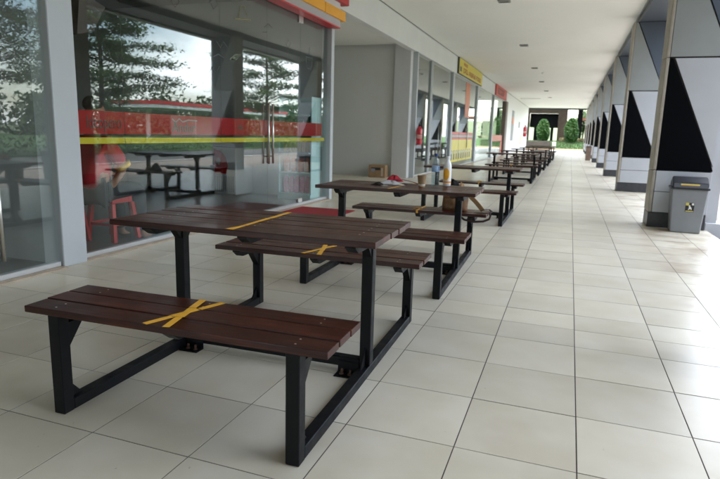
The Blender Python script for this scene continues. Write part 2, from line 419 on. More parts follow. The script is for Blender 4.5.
# ------------------------------------------------------------------ pillars
def make_pillar(label):
    # local origin: centre of the foot. width (x) .72, depth (y) .44
    t = thing('clad_pillar', label, 'pillar', group='black and white clad pillars along the walkway')
    X0, X1, D = -.36, .36, .22
    ex = .05
    link('core', bx(X0+.02, X1-.02, -D+.02, D-.02, 0, 3.77), SEAM, t)
    link('plinth', bx(X0+.004, X1-.004, -D+.004, D-.004, 0.001, .205, bev=.004), PLINTH, t)
    bm = B(); g = .007
    for z0, z1 in ((.21, .495), (.50, .785)):
        box(bm, X0+ex, X1, -D, -D+.018, z0+g/2, z1, bev=.003)
        box(bm, X0+ex, X1, D-.018, D, z0+g/2, z1, bev=.003)
        box(bm, X1-.018, X1, -D+.0185, D-.0185, z0+g/2, z1)
    link('base_panel', bm, PAN_W, t)
    def tri(z0, z1, left, right, nmL, nmR):
        xl, xr = X0+ex, X1
        zr = z0+.02                       # diagonal meets the right edge just above the tier's foot
        xt = xl+.035
        h = .008
        for sgn in (-1, 1):
            y0, y1 = (-D, -D+.018) if sgn < 0 else (D-.018, D)
            bm = B(); prism(bm, [(xl, z0+h), (xr, z0+h), (xr, zr+h), (xt, z1-h), (xl, z1-h)], 'y', y0, y1); link(nmL, bm, left, t)
            bm = B(); prism(bm, [(xr, zr+.05), (xr, z1-h), (xt+.028, z1-h)], 'y', y0, y1); link(nmR, bm, right, t)
    tri(.79, 2.28, PAN_K, PAN_W, 'black_panel', 'white_panel')
    tri(2.285, 3.765, PAN_L, PAN_S, 'pale_panel', 'slate_panel')
    bm = B()
    for z0, z1 in ((.79, 2.28), (2.285, 3.765)): box(bm, X1-.018, X1, -D+.0185, D-.0185, z0+.004, z1-.004)
    link('outer_panel', bm, PAN_W, t)
    bm = B()
    for z0, z1 in ((.21, .79), (.794, 2.28), (2.286, 3.765)):
        box(bm, X0, X0+ex-.004, -D, D, z0, z1, bev=.012, seg=2)
    link('edge_cladding', bm, PAN_E, t)
    bm = B(); prism(bm, [(X1+.002, .11), (X1+.14, .11), (X1+.10, 3.72), (X1+.002, 3.72)], 'y', -D+.05, D-.05)
    fin = link('outer_fin', bm, PAN_W, t)
    link('fin_footing', bx(X1+.002, X1+.22, -D+.02, D-.02, -.10, .108, bev=.008), PAN_W, fin)
    return t
PLX = 1.10+.36
labs = ['clad pillar closest to the camera side, outside the photo', 'nearest black and white clad pillar, with the grey litter bin in front', 'second clad pillar, next after the one with the grey bin',
        'third clad pillar counting from the grey litter bin', 'fourth clad pillar counting from the grey litter bin', 'fifth clad pillar counting from the grey litter bin',
        'sixth clad pillar from the grey bin, behind the small brown bin', 'seventh clad pillar, second one beyond the small brown bin', 'eighth clad pillar in the row, third beyond the brown bin',
        'last clad pillar of the row, closest to the garden']
p0 = make_pillar(labs[1]); p0.location = (PLX, 8.82+.22, 0)
for lab, yy in zip([labs[0]]+labs[2:], [3.12, 14.6, 20.3, 26.0, 31.7, 37.4, 43.1, 48.8, 54.5]):
    c = copy_tree(p0); c.location = (PLX, yy+.22, 0); c['label'] = lab

# ------------------------------------------------------------------ picnic tables
def planks(bm, x0, x1, y0, y1, n, z0, z1, gap=.0075):
    w = (y1-y0-gap*(n-1))/n
    for k in range(n):
        a = y0+k*(w+gap); e0 = random.uniform(-.004, .004); e1 = random.uniform(-.004, .004); dz = random.uniform(-.001, .001)
        box(bm, x0+e0, x1+e1, a, a+w, z0+dz, z1+dz, bev=.003, seg=2)
    return w
def screws(bm, xs_, y0, y1, n, z):
    w = (y1-y0-.006*(n-1))/n
    for x in xs_:
        for k in range(n):
            a = y0+k*(w+.006)
            for q in (.28, .72):
                lathe(bm, [(.0042, -.001), (.0042, .0002), (.002, .0005)], (x+random.uniform(-.004,.004), a+w*q, z), n=8, mi=1)
def support_bar(x, y0, y1, ztop, parent, cham=.045, h=.045):
    bm = B(); prism(bm, [(y0, ztop), (y0, ztop-.012), (y0+cham, ztop-h), (y1-cham, ztop-h), (y1, ztop-.012), (y1, ztop)], 'x', x-.025, x+.025)
    return link('support_bar', bm, BLACK, parent)
def make_table():
    t = thing('picnic_table', '', 'picnic table', group='dark wood picnic tables in a row')
    fx = (-.5335, .533)                                   # the two side frames (x centres)
    YB0, YB1 = -.875, .875
    # tabletop
    bm = B(); planks(bm, -.720, .655, -.328, .328, 5, .709, .737); screws(bm, (fx[0], .0, fx[1]), -.328, .328, 5, .737)
    top = link('tabletop', bm, [WOOD, SCREW], t)
    for x in (fx[0], .0, fx[1]): support_bar(x, -.29, .29, .7085, top, h=.042)
    # benches
    for a, b in ((-.885, -.535), (.535, .885)):
        bm = B(); planks(bm, -.672, .668, a, b, 3, .432, .460); screws(bm, (fx[0], .0, fx[1]), a, b, 3, .460)
        s = link('bench_seat', bm, [WOOD, SCREW], t)
        for x in (fx[0], 0., fx[1]):
            if x: support_bar(x, *((-.817, -.555) if a < 0 else (.555, .817)), .4315, s)
            else: support_bar(x, a+.03, b-.03, .4315, s)
    for x in fx:
        link('floor_beam', bx(x-.0265, x+.0265, YB0+.056, YB1-.056, 0.001, .05, bev=.003), BLACK, t)
        for yy, h, inner in ((YB0+.0275, .4315, 1), (-.005, .666, 0), (YB1-.0275, .4315, -1)):
            z0 = .001 if inner else .0505
            bm = B(); box(bm, x-.0275, x+.0275, yy-.0275, yy+.0275, z0, h, bev=.003)
            lg = link('leg', bm, BLACK, t)
            if inner:
                s = inner; y1 = yy+s*.0285
                bm = B(); prism(bm, [(y1, .052), (y1+s*.065, .052), (y1, .125)], 'x', x-.004, x+.004); link('gusset_plate', bm, BLACK, lg)
                bm = B(); prism(bm, [(y1, h-.046), (y1+s*.085, h-.046), (y1, h-.15)], 'x', x-.02, x+.02); link('gusset_plate', bm, BLACK, lg)
            else:
                for s in (-1, 1):
                    y1 = yy+s*.0285
                    bm = B(); prism(bm, [(y1, .052), (y1+s*.07, .052), (y1, .15)], 'x', x-.004, x+.004); link('gusset_plate', bm, BLACK, lg)
                    bm = B(); prism(bm, [(y1, h-.001), (y1+s*.05, h-.001), (y1, h-.06)], 'x', x-.02, x+.02); link('gusset_plate', bm, BLACK, lg)
    st = link('stretcher', bx(fx[0]+.028, fx[1]-.028, -.03, .02, .03, .08, bev=.003), BLACK, t)
    for s, x in ((1, fx[0]+.028), (-1, fx[1]-.028)):
        a, b = sorted((x, x+s*.11))
        bm = B(); box(bm, a, b, -.10, -.032, 0.001, .006); box(bm, a, b, -.037, -.0315, .0065, .06)
        br = link('angle_bracket', bm, BLACK, st)
        for q in (.035, .08):
            bm = B(); tube(bm, [(x+s*q, -.066, .006), (x+s*q, -.066, .012)], .013, 10); tube(bm, [(x+s*q, -.066, .012), (x+s*q+.004, -.068, .032)], .007, 6)
            link('bolt', bm, RUST, br)
    return t
T = make_table()
tl = ['nearest dark wood picnic table, with yellow tape crosses on both its benches', 'second picnic table, set with water bottle, cup and red cloth', 'third picnic table, right behind the one set with bottles',
      'fourth picnic table, first one after the wide gap in the row', 'fifth picnic table, second one after the wide gap in the row', 'sixth picnic table, third one after the wide gap', 'seventh picnic table, third from the far end of the row',
      'eighth picnic table, second from the far end of the row', 'farthest picnic table of the row, closest to the garden']
TX = -1.375
tp = [(TX-.025, 2.545, 0), (TX-.012, 4.855, .05), (TX+.045, 8.605, .045), (TX-.035, 16.275, 0), (TX-.03, 19.575, 0), (TX, 22.875, 0), (TX+.02, 26.175, 0), (TX, 29.475, 0), (TX+.03, 32.775, 0)]
for i, (x, y, dx) in enumerate(tp):
    o = T if i == 0 else copy_tree(T)
    o.location = (x, y, 0); o['label'] = tl[i]
    if dx:
        for ch in o.children:
            if ch.name.split('.')[0] in ('tabletop', 'bench_seat'): ch.location.x += dx
    o.rotation_euler.z = R(1.6) if i < 2 else 0
    if i > 1: o.rotation_euler.z = random.uniform(-.012, .012)

# ------------------------------------------------------------------ yellow tape
def strip(bm, p, q, w, z, t=.0008):
    p = Vector((p[0], p[1], 0)); q = Vector((q[0], q[1], 0)); d = (q-p).normalized(); n = Vector((-d.y, d.x, 0))*w/2
    prism(bm, [tuple((p-n)[:2]), tuple((q-n)[:2]), tuple((q+n)[:2]), tuple((p+n)[:2])], 'z', z, z+t)
def broken(bm, p, q, w, z, k):
    """a strip pressed onto separate planks: short pieces with small kinks at the plank gaps"""
    p = Vector((*p, 0)); q = Vector((*q, 0))
    for i in range(k):
        a = p.lerp(q, i/k+.006); b = p.lerp(q, (i+1)/k-.006)
        sh = random.uniform(-.003, .003)
        strip(bm, (a.x+sh, a.y), (b.x+sh, b.y), w*random.uniform(.9,1.1), z)
bm = B(); broken(bm, (-1.452, 1.655), (-1.335, 2.008), .031, .4615, 3); broken(bm, (-1.352, 1.655), (-1.435, 2.008), .031, .4625, 3)
tag(link('tape_cross', bm, TAPE), 'yellow tape cross on the front bench of the nearest picnic table', 'tape', 'yellow tape marks')
bm = B(); broken(bm, (-1.474, 3.07), (-1.372, 3.42), .027, .4615, 3); broken(bm, (-1.362, 3.07), (-1.462, 3.42), .027, .4625, 3)
tag(link('tape_cross', bm, TAPE), 'yellow tape cross on the rear bench of the nearest picnic table', 'tape', 'yellow tape marks')
bm = B(); broken(bm, (-1.430, 2.222), (-1.452, 2.865), .026, .7387, 5); broken(bm, (-1.455, 2.224), (-1.43, 2.33), .02, .7397, 1)
tag(link('tape_strip', bm, TAPE), 'single yellow tape line across the top of the nearest picnic table', 'tape', 'yellow tape marks')
bm = B(); broken(bm, (-1.39, 4.535), (-1.37, 4.93), .022, .7387, 3)
tag(link('tape_strip', bm, TAPE), 'yellow tape line across the tabletop holding the bottles', 'tape', 'yellow tape marks')
def wrap(x, y0, y1, zt, label):
    bm = B(); box(bm, x-.010, x+.010, y0-.003, y1+.003, zt+.0015, zt+.0035); box(bm, x-.010, x+.010, y0-.0045, y0-.0033, zt-.028, zt+.003)
    belt(bm, [(x-.05, y0+.02, zt+.004), (x-.02, y0+.03, zt+.02), (x+.01, y0+.015, zt+.03), (x+.035, y0+.03, zt+.018), (x+.02, y0+.06, zt+.006)], .03, .002, Vector((0,.3,1)))
    tag(link('tape_strip', bm, TAPE), label, 'tape', 'yellow tape marks')
wrap(-1.35, 5.387, 5.75, .46, 'yellow tape wrapped round the rear bench beside the brown bag')
wrap(-1.31, 9.137, 9.50, .46, 'yellow tape wrapped round the rear bench of the third picnic table')
wrap(-1.40, 15.387, 15.745, .46, 'yellow tape wrapped round the front bench after the wide gap')

# ------------------------------------------------------------------ things on the second table
TT = .7385
t = thing('water_bottle', 'clear plastic water bottle with blue label and dark blue cap', 'bottle', (-1.12, 5.09, TT))
PET = glass_mat('bottle_plastic', (.86,.92,.95), 1.45, .03)
bm = B(); lathe(bm, [(.028,.0),(.036,.006),(.036,.05),(.0345,.055),(.036,.06),(.036,.10),(.0345,.105),(.036,.11),(.036,.175),(.034,.195),(.026,.225),(.0145,.245),(.0135,.262)], n=24); link('bottle_body', bm, PET, t, True)
bm = B(); lathe(bm, [(.0366,.125),(.0368,.126),(.0368,.174),(.0366,.175)], n=24); link('label_wrap', bm, mat('bottle_label_blue', (.05,.22,.55), .35, col2=(.55,.70,.85), vscale=22), t, True)
bm = B(); lathe(bm, [(.0152,.2625),(.0155,.264),(.0155,.283),(.0145,.286)], n=18); link('bottle_cap', bm, mat('cap_navy', (.02,.04,.16), .4), t)
bm = B(); lathe(bm, [(.033,.004),(.0345,.008),(.0345,.09),(.034,.091)], n=20); link('water', bm, glass_mat('bottle_water', (.90,.95,.97), 1.33), t, True)
t = thing('juice_bottle', 'white plastic bottle with an orange sun-like label and white cap', 'bottle', (-1.015, 5.10, TT))
WPL = mat('white_plastic', (.74,.74,.72), .3)
bm = B(); lathe(bm, [(.030,0),(.035,.005),(.036,.03),(.036,.165),(.034,.19),(.026,.212),(.017,.226),(.0165,.238)], n=24); link('bottle_body', bm, WPL, t, True)
bm = B(); lathe(bm, [(.0185,.2385),(.019,.24),(.019,.262),(.0175,.265)], n=18); link('bottle_cap', bm, WPL, t)
bm = B(); lathe(bm, [(.0363,.0305),(.0364,.031),(.0364,.044),(.0363,.0445)], n=24); link('label_band', bm, mat('label_orange', (.80,.28,.01), .4), t, True)
bm = B()                                                   # oval label curved round the bottle's front
cols = 11; ang0 = -PI/2-.12
prev = None
for i in range(cols):
    a = (i/(cols-1)-.5)*1.75; hh = .052*math.sqrt(max(.0, 1-(a/.88)**2))+.0005
    c_, s_ = math.cos(ang0+a), math.sin(ang0+a)
    cur = [bm.verts.new((.0366*c_, .0366*s_, .108-hh)), bm.verts.new((.0366*c_, .0366*s_, .108+hh))]
    if prev: bm.faces.new((prev[0], cur[0], cur[1], prev[1]))
    prev = cur
link('oval_label', bm, mat('label_sun', (.85,.30,.01), .4, col2=(.85,.50,.02), vscale=30), t, True)
t = thing('paper_cup', 'brown paper coffee cup with a pale rim on the second table', 'cup', (-1.19, 4.87, TT))
bm = B(); lathe(bm, [(.028,0),(.0285,.002),(.0385,.098),(.0395,.099),(.0395,.102),(.037,.102),(.0365,.096),(.028,.02)], n=24); link('cup_wall', bm, mat('kraft_paper', (.36,.24,.13), .75, var=.08, vscale=20), t, True)
bm = B(); lathe(bm, [(.0298,.0145),(.0299,.015),(.0309,.024),(.0308,.0245)], n=24); link('pale_band', bm, mat('cup_pale', (.70,.66,.58), .6), t)
# red cloth: crumpled cap-like heap with a strap
def heap(name, m, c, rx, ry, h, seed, n=22, parent=None, pw=2.3):
    rnd = random.Random(seed); ph = [rnd.uniform(0, 6.28) for _ in range(8)]
    bm = B(); rings = []
    for i in range(8):
        f = i/7; ring = []
        for k in range(n):
            a = 2*PI*k/n
            w = 1+.18*math.sin(3*a+ph[0])+.11*math.sin(7*a+ph[1])+.06*math.sin(11*a+ph[2])
            rr = f*w
            z = h*(1-f**pw)*(1+.25*math.sin(5*a+ph[3]+f*4)+.15*math.sin(9*a+ph[4]))
            ring.append(bm.verts.new((c[0]+rx*rr*math.cos(a), c[1]+ry*rr*math.sin(a), c[2]+max(.001, z))))
        rings.append(ring)
    for a, b in zip(rings, rings[1:]):
        for k in range(n): bm.faces.new((a[k], b[k], b[(k+1)%n], a[(k+1)%n]))
    bmesh.ops.remove_doubles(bm, verts=bm.verts, dist=.0003)
    bm.faces.new([rings[-1][k] for k in range(n)][::-1])
    bmesh.ops.recalc_face_normals(bm, faces=bm.faces)
    return link(name, bm, m, parent, True)
REDC = mat('red_cloth', (.42,.012,.03), .7, var=.2, vscale=20)
t = thing('red_lanyard', 'crumpled red cloth with dark red straps on the second table', 'lanyard', (-1.51, 5.09, TT))
heap('cloth_heap', REDC, (0,0,.016), .08, .055, .046, 3, parent=t)
bm = B()
for off in (0, .018):
    pts = [(.03,-.05+off,.035),(.09,-.06+off,.040),(.15,-.05+off,.030),(.20,-.04+off,.018),(.255,-.06+off,.006)]
    for a, b in zip(pts, pts[1:]):
        a, b = Vector(a), Vector(b); d = (b-a).normalized(); nn = Vector((-d.y, d.x, 0))*.010
        vs = [bm.verts.new(p) for p in (a-nn, b-nn, b+nn, a+nn)]; bm.faces.new(vs)
        vs2 = [bm.verts.new(p+Vector((0,0,.002))) for p in (a-nn, b-nn, b+nn, a+nn)]; bm.faces.new(vs2)
pts = [(-.03,-.01,.012),(-.09,-.005,.008),(-.12,-.03,.004)]
tube(bm, pts, .005, 6)
link('strap', bm, mat('strap_dark_red', (.13,.012,.02), .7), t)
PB = mat('thin_plastic_bag', (.72,.72,.74), .25, trans=.3)
tag(heap('plastic_bag', PB, (-1.50, 4.95, TT), .12, .07, .028, 11, n=30), 'crumpled clear white plastic bag beside the red cloth', 'bag')
t = thing('key_bunch', 'small dark bunch of keys and pouch at the edge of the tabletop', 'keys', (-1.565, 4.80, TT))
heap('pouch', mat('black_pouch', (.012,.012,.013), .5), (0,0,0), .055, .03, .022, 5, parent=t)
bm = B(); lathe(bm, [(.014,.0),(.016,.001),(.016,.003),(.014,.004)], (.045,-.02,.001), n=14); box(bm, .05, .095, -.03, -.02, .001, .004); link('key', bm, STEEL, t)
tag(link('tape_strip', (lambda b: (strip(b, (-1.33,5.10), (-1.23,5.16), .022, .7405), b)[1])(B()), TAPE), 'short yellow tape end beside the red straps', 'tape', 'yellow tape marks')

# brown bag on the rear bench of the second table
LEA = mat('brown_leather', (.19,.095,.040), .55, var=.35, vscale=14, bump=.3, bscale=70)
LEAD = mat('dark_leather', (.035,.014,.010), .5, var=.2)
SUE = mat('tan_leather', (.42,.27,.14), .7, var=.15)
t = thing('leather_bag', 'brown leather bag slumped on the bench below the bottles', 'bag', (-1.02, 5.60, .462))
def soft_box(bm, sx, sy, sz, seed, n=7):
    rnd = random.Random(seed)
    def P(u, v, w):
        k = 1-.10*(u*u+v*v)*.5
        x = u*sx*(1-.12*v*v)*(1-.10*max(0,w)**2); yv = v*sy*(1-.12*u*u)*(1-.25*max(0,w)**2)
        z = (w+1)/2*sz*(1-.07*u*u)
        j = .004*math.sin(5*u+seed)+.004*math.sin(4*w+2*seed+3*u)
        return (x+j*.5, yv+j, z+(.004*math.sin(11*u) if w > -.9 else 0))
    vs = {}
    def V(u, v, w):
        k = (round(u,4), round(v,4), round(w,4))
        if k not in vs: vs[k] = bm.verts.new(P(u, v, w))
        return vs[k]
    q = [-1+2*i/n for i in range(n+1)]
    for i in range(n):
        for j in range(n):
            a, b, c, d = q[i], q[i+1], q[j], q[j+1]
            for s in (-1, 1):
                bm.faces.new([V(a,c,s), V(b,c,s), V(b,d,s), V(a,d,s)])
                bm.faces.new([V(a,s,c), V(b,s,c), V(b,s,d), V(a,s,d)])
                bm.faces.new([V(s,a,c), V(s,b,c), V(s,b,d), V(s,a,d)])
    bmesh.ops.recalc_face_normals(bm, faces=bm.faces)
bm = B(); soft_box(bm, .125, .06, .21, 2); link('bag_body', bm, LEA, t, True)
bm = B(); soft_box(bm, .085, .012, .10, 5); fp = link('front_pocket', bm, LEA, t, True, loc=(-.01,-.066,.02))
bm = B(); box(bm, -.045, .045, -.073, -.067, .12, .20, bev=.003); link('flap', bm, LEAD, t, loc=(0,.004,0))
bm = B(); belt(bm, [(.11,0,.16),(.14,-.01,.15),(.20,-.02,.10),(.25,-.03,.05),(.28,-.04,.018)], .045, .008, Vector((0,1,.4))); link('shoulder_strap', bm, SUE, t)
bm = B(); belt(bm, [(.26,-.035,.012),(.30,-.05,.03),(.345,-.06,.035),(.37,-.08,.02),(.36,-.12,.008),(.30,-.13,.006),(.22,-.12,.005)], .022, .005); link('strap_end', bm, LEAD, t, True)
bm = B(); belt(bm, [(.35,-.11,.012),(.372,-.17,-.01),(.365,-.195,-.04),(.31,-.20,-.065),(.22,-.20,-.075),(.13,-.20,-.06),(.09,-.185,-.035)], .02, .005, Vector((0,1,.2))); link('hanging_strap', bm, LEAD, t, True)
t = thing('small_pouch', 'small black pouch with a tan strap lying on the third table bench', 'pouch', (-1.46, 7.95, .462))
heap('pouch_body', mat('black_fabric', (.012,.012,.014), .8), (-.05,0,0), .12, .07, .10, 9, parent=t)
heap('tan_flap', SUE, (.09,-.03,0), .05, .04, .07, 13, parent=t)

# ------------------------------------------------------------------ litter bin by the pillar
BING = mat('bin_grey_plastic', (.20,.215,.23), .45, var=.06, vscale=3, bump=.05, bscale=200)
BINK = mat('bin_lid_black', (.018,.019,.022), .4)
t = thing('litter_bin', 'grey plastic litter bin with black swing lid and yellow label', 'bin', (1.53, 8.60, 0), -.06)
bm = B()
def frustum(bm, w0, d0, w1, d1, z0, z1, bev=.02, mi=0):
    vs = [bm.verts.new(p) for p in ((-w0,-d0,z0),(w0,-d0,z0),(w0,d0,z0),(-w0,d0,z0),(-w1,-d1,z1),(w1,-d1,z1),(w1,d1,z1),(-w1,d1,z1))]
    fs = [bm.faces.new([vs[i] for i in q]) for q in ((3,2,1,0),(4,5,6,7),(0,1,5,4),(1,2,6,5),(2,3,7,6),(3,0,4,7))]
    if bev: bmesh.ops.bevel(bm, geom=list({e for f in fs for e in f.edges}), offset=bev, segments=3, affect='EDGES', profile=.5)
frustum(bm, .178, .145, .212, .175, .001, .585, .018); link('bin_body', bm, BING, t)
bm = B(); frustum(bm, .224, .187, .224, .187, .575, .60, .006); lid = link('bin_lid', bm, BINK, t)
bm = B(); prism(bm, [(-.183,.601),(.183,.601),(.165,.66),(.02,.735),(-.03,.735),(-.14,.672),(-.172,.66)], 'x', -.205, .205)
bmesh.ops.bevel(bm, geom=list(bm.edges), offset=.01, segments=2, affect='EDGES'); link('lid_hood', bm, BINK, lid)
bm = B(); prism(bm, [(-.195,.600),(-.178,.601),(-.166,.655),(-.178,.658)], 'x', -.195, .195); fl = link('lid_flap', bm, mat('lid_flap_grey', (.07,.075,.085), .4), lid)
bm = B(); box(bm, -.115, .10, -.002, 0, .0, .042); lab = link('lid_label', bm, mat('label_yellow', (.55,.47,.10), .5), lid, loc=(0,-.1885,.608)); lab.rotation_euler = (-.2,0,0)
bm = B()
for k in range(13):
    x = -.10+k*.0145
    if k in (4, 9): continue
    box(bm, x, x+.006, -.0035, -.0025, .016, .027)
link('label_print', bm, mat('label_red_print', (.55,.10,.05), .5), lab)
st = bpy.data.objects.new('sticker', None)
bm = B(); box(bm, -.05, .05, -.0012, 0, -.06, .06, mi=0); stk = link('sticker', bm, mat('sticker_black', (.012,.012,.012), .4), t, loc=(.02,-.1655,.345)); stk.rotation_euler = (.051, 0, 0)
bm = B(); box(bm, -.05, -.012, -.003, -.0015, .025, .06); box(bm, -.045, .045, -.003, -.0015, -.055, -.045); link('sticker_patch', bm, mat('label_yellow', (.55,.47,.10)), stk)
bm = B(); lathe(bm, [(.009,-.001),(.009,.001)], (0,0,0), n=12); bmesh.ops.rotate(bm, verts=bm.verts, cent=(0,0,0), matrix=Matrix.Rotation(PI/2,3,'X')); bmesh.ops.translate(bm, verts=bm.verts, vec=(-.004,-.0025,.02))
prism(bm, [(-.014,.008),(.008,.010),(.020,-.004),(.024,-.03),(.012,-.03),(.008,-.012),(-.006,-.03),(-.018,-.03),(-.006,-.008)], 'y', -.003, -.0018)
box(bm, .020, .044, -.003, -.0016, .030, .056)
link('sticker_figure', bm, mat('sticker_white', (.75,.75,.73)), stk)
t = thing('wooden_bin', 'small brown bin standing beside the distant pillars', 'bin', (.98, 34.2, 0))
bm = B(); frustum(bm, .13, .13, .15, .15, .001, .74, .015); link('bin_body', bm, mat('bin_brown', (.15,.10,.07), .6, var=.2, vscale=6), t)
bm = B(); frustum(bm, .165, .165, .13, .13, .741, .80, .01); link('bin_lid', bm, mat('bin_brown_dark', (.08,.055,.04), .6), t)

# ------------------------------------------------------------------ shopfronts
def shopfront(name, label, y0, y1, joints, z1, xg, header=True, group='glass shopfronts', rail=True):
    t = thing('shopfront', label, 'shopfront', (xg, (y0+y1)/2, 0), group=group); yc = (y0+y1)/2
    ed = [y0]+joints+[y1]
    for a, b in zip(ed, ed[1:]):
        link('glass_pane', bx(-.005, .005, a+.003-yc, b-.003-yc, .055, z1), GLASS, t)
    if rail: link('bottom_rail', bx(-.03, .03, y0-yc, y1-yc, .012, .054, bev=.004), ALU, t)
    link('threshold', bx(-.05, .10, y0-yc, y1-yc, .001, .0115), STONE, t)
    return t, yc
def handle(t, y, z0, z1, x=.045):
    bm = B(); tube(bm, [(x, y, z0), (x, y, z1)], .016, 12)
    for z in (z0+.1, z1-.1): tube(bm, [(.006, y, z), (x, y, z)], .009, 8)
    for s in (-1,):
        tube(bm, [(-x, y, z0), (-x, y, z1)], .016, 12)
        for z in (z0+.1, z1-.1): tube(bm, [(-.006, y, z), (-x, y, z)], .009, 8)
    return link('door_handle', bm, STEEL, t, True)
# shop at the left edge
t, yc = shopfront('', 'leftmost glass shopfront with a steel door handle, cut by the photo edge', -3.0, 3.56, [.3, 1.75, 2.9], 3.30, -3.985)
handle(t, 3.03-yc, .16, .86)
# first full shop
t, yc = shopfront('', 'wide glass shopfront with a red and yellow stripe and double doors', 3.82, 9.33, [4.47, 6.10, 7.24, 8.28], 2.93, -4.035)
sf = t
RW = -.0072
bm = B()
for a, b in ((3.822, 4.467), (4.473, 6.097), (6.103, 7.237), (7.243, 8.277), (8.283, 9.15)): box(bm, -.0105, -.0085, a-yc, b-yc, 1.112, 1.322)
link('red_stripe', bm, RED, t)
bm = B()
for a, b in ((3.822, 4.467), (4.473, 6.097), (6.103, 7.237), (7.243, 8.277), (8.283, 9.28)): box(bm, -.0105, -.0085, a-yc, b-yc, 1.025, 1.082)
link('yellow_stripe', bm, YEL, t)
DK = mat('decal_lettering_dark', (.06,.012,.012), .3); DG = mat('decal_lettering_green', (.02,.035,.012), .3); DW = mat('decal_lettering_white', (.30,.24,.24), .3)
text('stripe_lettering', 'ldcopero', .165, DK, t, (RW, 4.00-yc, 1.165), FACE_X, sx=.72)
text('stripe_lettering', 'Andur', .16, DG, t, (RW, 5.18-yc, 1.14), FACE_X, sx=1.0)
bm = B(); belt(bm, [(RW, 5.18-yc, 1.28),(RW, 5.24-yc, 1.245),(RW, 5.30-yc, 1.285),(RW, 5.36-yc, 1.25),(RW, 5.46-yc, 1.275),(RW, 5.62-yc, 1.27)], .014, .0016, Vector((1,0,0))); link('stripe_stroke', bm, DW, t)
text('stripe_lettering', 'ida', .11, DG, t, (RW, 6.48-yc, 1.185), FACE_X)
for y in (7.20, 7.32): handle(t, y-yc, .72, 1.55)
for y, z in ((8.27, 2.865),):
    link('patch_fitting', bx(-.02, .02, y-.07-yc, y+.075-yc, z-.06, z+.05, bev=.004), STEEL, t)
link('patch_fitting', bx(-.02, .02, 8.20-yc, 8.35-yc, .056, .12, bev=.004), STEEL, t)
link('top_rail', bx(-.025, .025, 3.82-yc, 9.33-yc, 2.931, 2.965), mat('dark_rail', (.05,.055,.055), .4), t)
# faint doodles on the glass
def doodle(pts, w, m, parent):
    w *= .55
    bm = B(); belt(bm, [(.0068, a-yc, b) for a, b in pts], w, .0012, Vector((1,0,0))); return link('glass_doodle', bm, m, parent)
DB = mat('doodle_blue', (.04,.085,.12), .4); DGN = mat('doodle_green', (.06,.085,.035), .4); DYE = mat('doodle_yellow', (.15,.135,.04), .4); DGR = mat('doodle_grey', (.02,.025,.025), .4); DPK = mat('doodle_pink', (.10,.04,.045), .4)
doodle([(8.46,2.34),(8.50,2.17),(8.66,2.17),(8.70,2.34),(8.46,2.34),(8.47,2.38),(8.69,2.38)], .010, DB, t)
doodle([(8.58,2.38),(8.60,2.50)], .010, DB, t)
doodle([(6.30,2.03),(6.42,2.10),(6.56,2.12),(6.44,2.05),(6.34,2.04),(6.50,2.09)], .04, DGN, t)
doodle([(6.42,2.53),(6.60,2.55),(6.80,2.58)], .03, DYE, t)
doodle([(6.52,2.56),(6.56,2.70),(6.66,2.72),(6.70,2.62)], .03, DYE, t)
doodle([(6.02,2.20),(6.10,2.14),(6.16,2.22),(6.24,2.17)], .012, DGR, t); doodle([(5.95,2.02),(6.05,2.06),(6.17,2.03)], .012, DGR, t)
doodle([(5.86,1.82),(5.92,1.90),(6.0,1.84),(6.06,1.92)], .012, DGR, t); doodle([(5.9,2.62),(5.97,2.55),(6.06,2.62),(6.0,2.68),(5.9,2.62)], .010, DGR, t)
doodle([(7.15,2.55),(7.26,2.62),(7.38,2.58)], .010, DGR, t); doodle([(7.10,2.48),(7.22,2.50)], .010, DGR, t)
doodle([(7.80,2.42),(7.86,2.50),(7.94,2.46),(7.86,2.38),(7.8,2.42)], .010, DGR, t); doodle([(7.90,2.36),(8.0,2.33)], .01, DGR, t)
doodle([(5.20,2.50),(5.27,2.57),(5.34,2.50),(5.27,2.43),(5.20,2.50)], .012, DPK, t); doodle([(4.80,2.55),(4.95,2.62),(5.05,2.58)], .012, DPK, t)
# shop sign over the first shop
t = thing('shop_sign', 'red, yellow and white sign box over the nearest full shopfront', 'sign', (-3.95, 6.7, 0))
link('red_trim', bx(-.06, .125, -2.9, 2.685, 2.905, 2.925), SIGNR, t)
link('grey_ledge', bx(-.065, .12, -2.9, 2.68, 2.926, 3.04), SIGNG, t)
bm = B()
for k in range(4):
    b = 2.86-k*1.36*.64; a = b-.85
    box(bm, .0, .145, a, b, 3.041, 3.20, bev=.004)
link('yellow_panel', bm, SIGNY, t)
link('white_board', bx(-.068, .10, -2.9, 2.72, 3.201, 3.32), SIGNW, t)
bm = B()
for a, b in ((1.9, 3.0), (.6, 1.7), (-1.2, .4)): box(bm, .0, .15, a, b, 3.325, 3.55, bev=.006)
link('red_letter_box', bm, SIGNR, t)
# red mat
tag(link('door_mat', bx(-3.92, -3.02, 7.15, 8.15, .002, .012, bev=.003), mat('mat_red', (.30,.012,.016), .9, var=.15, vscale=40, bump=.5, bscale=300)), 'red door mat on the floor before the glass doors', 'mat')

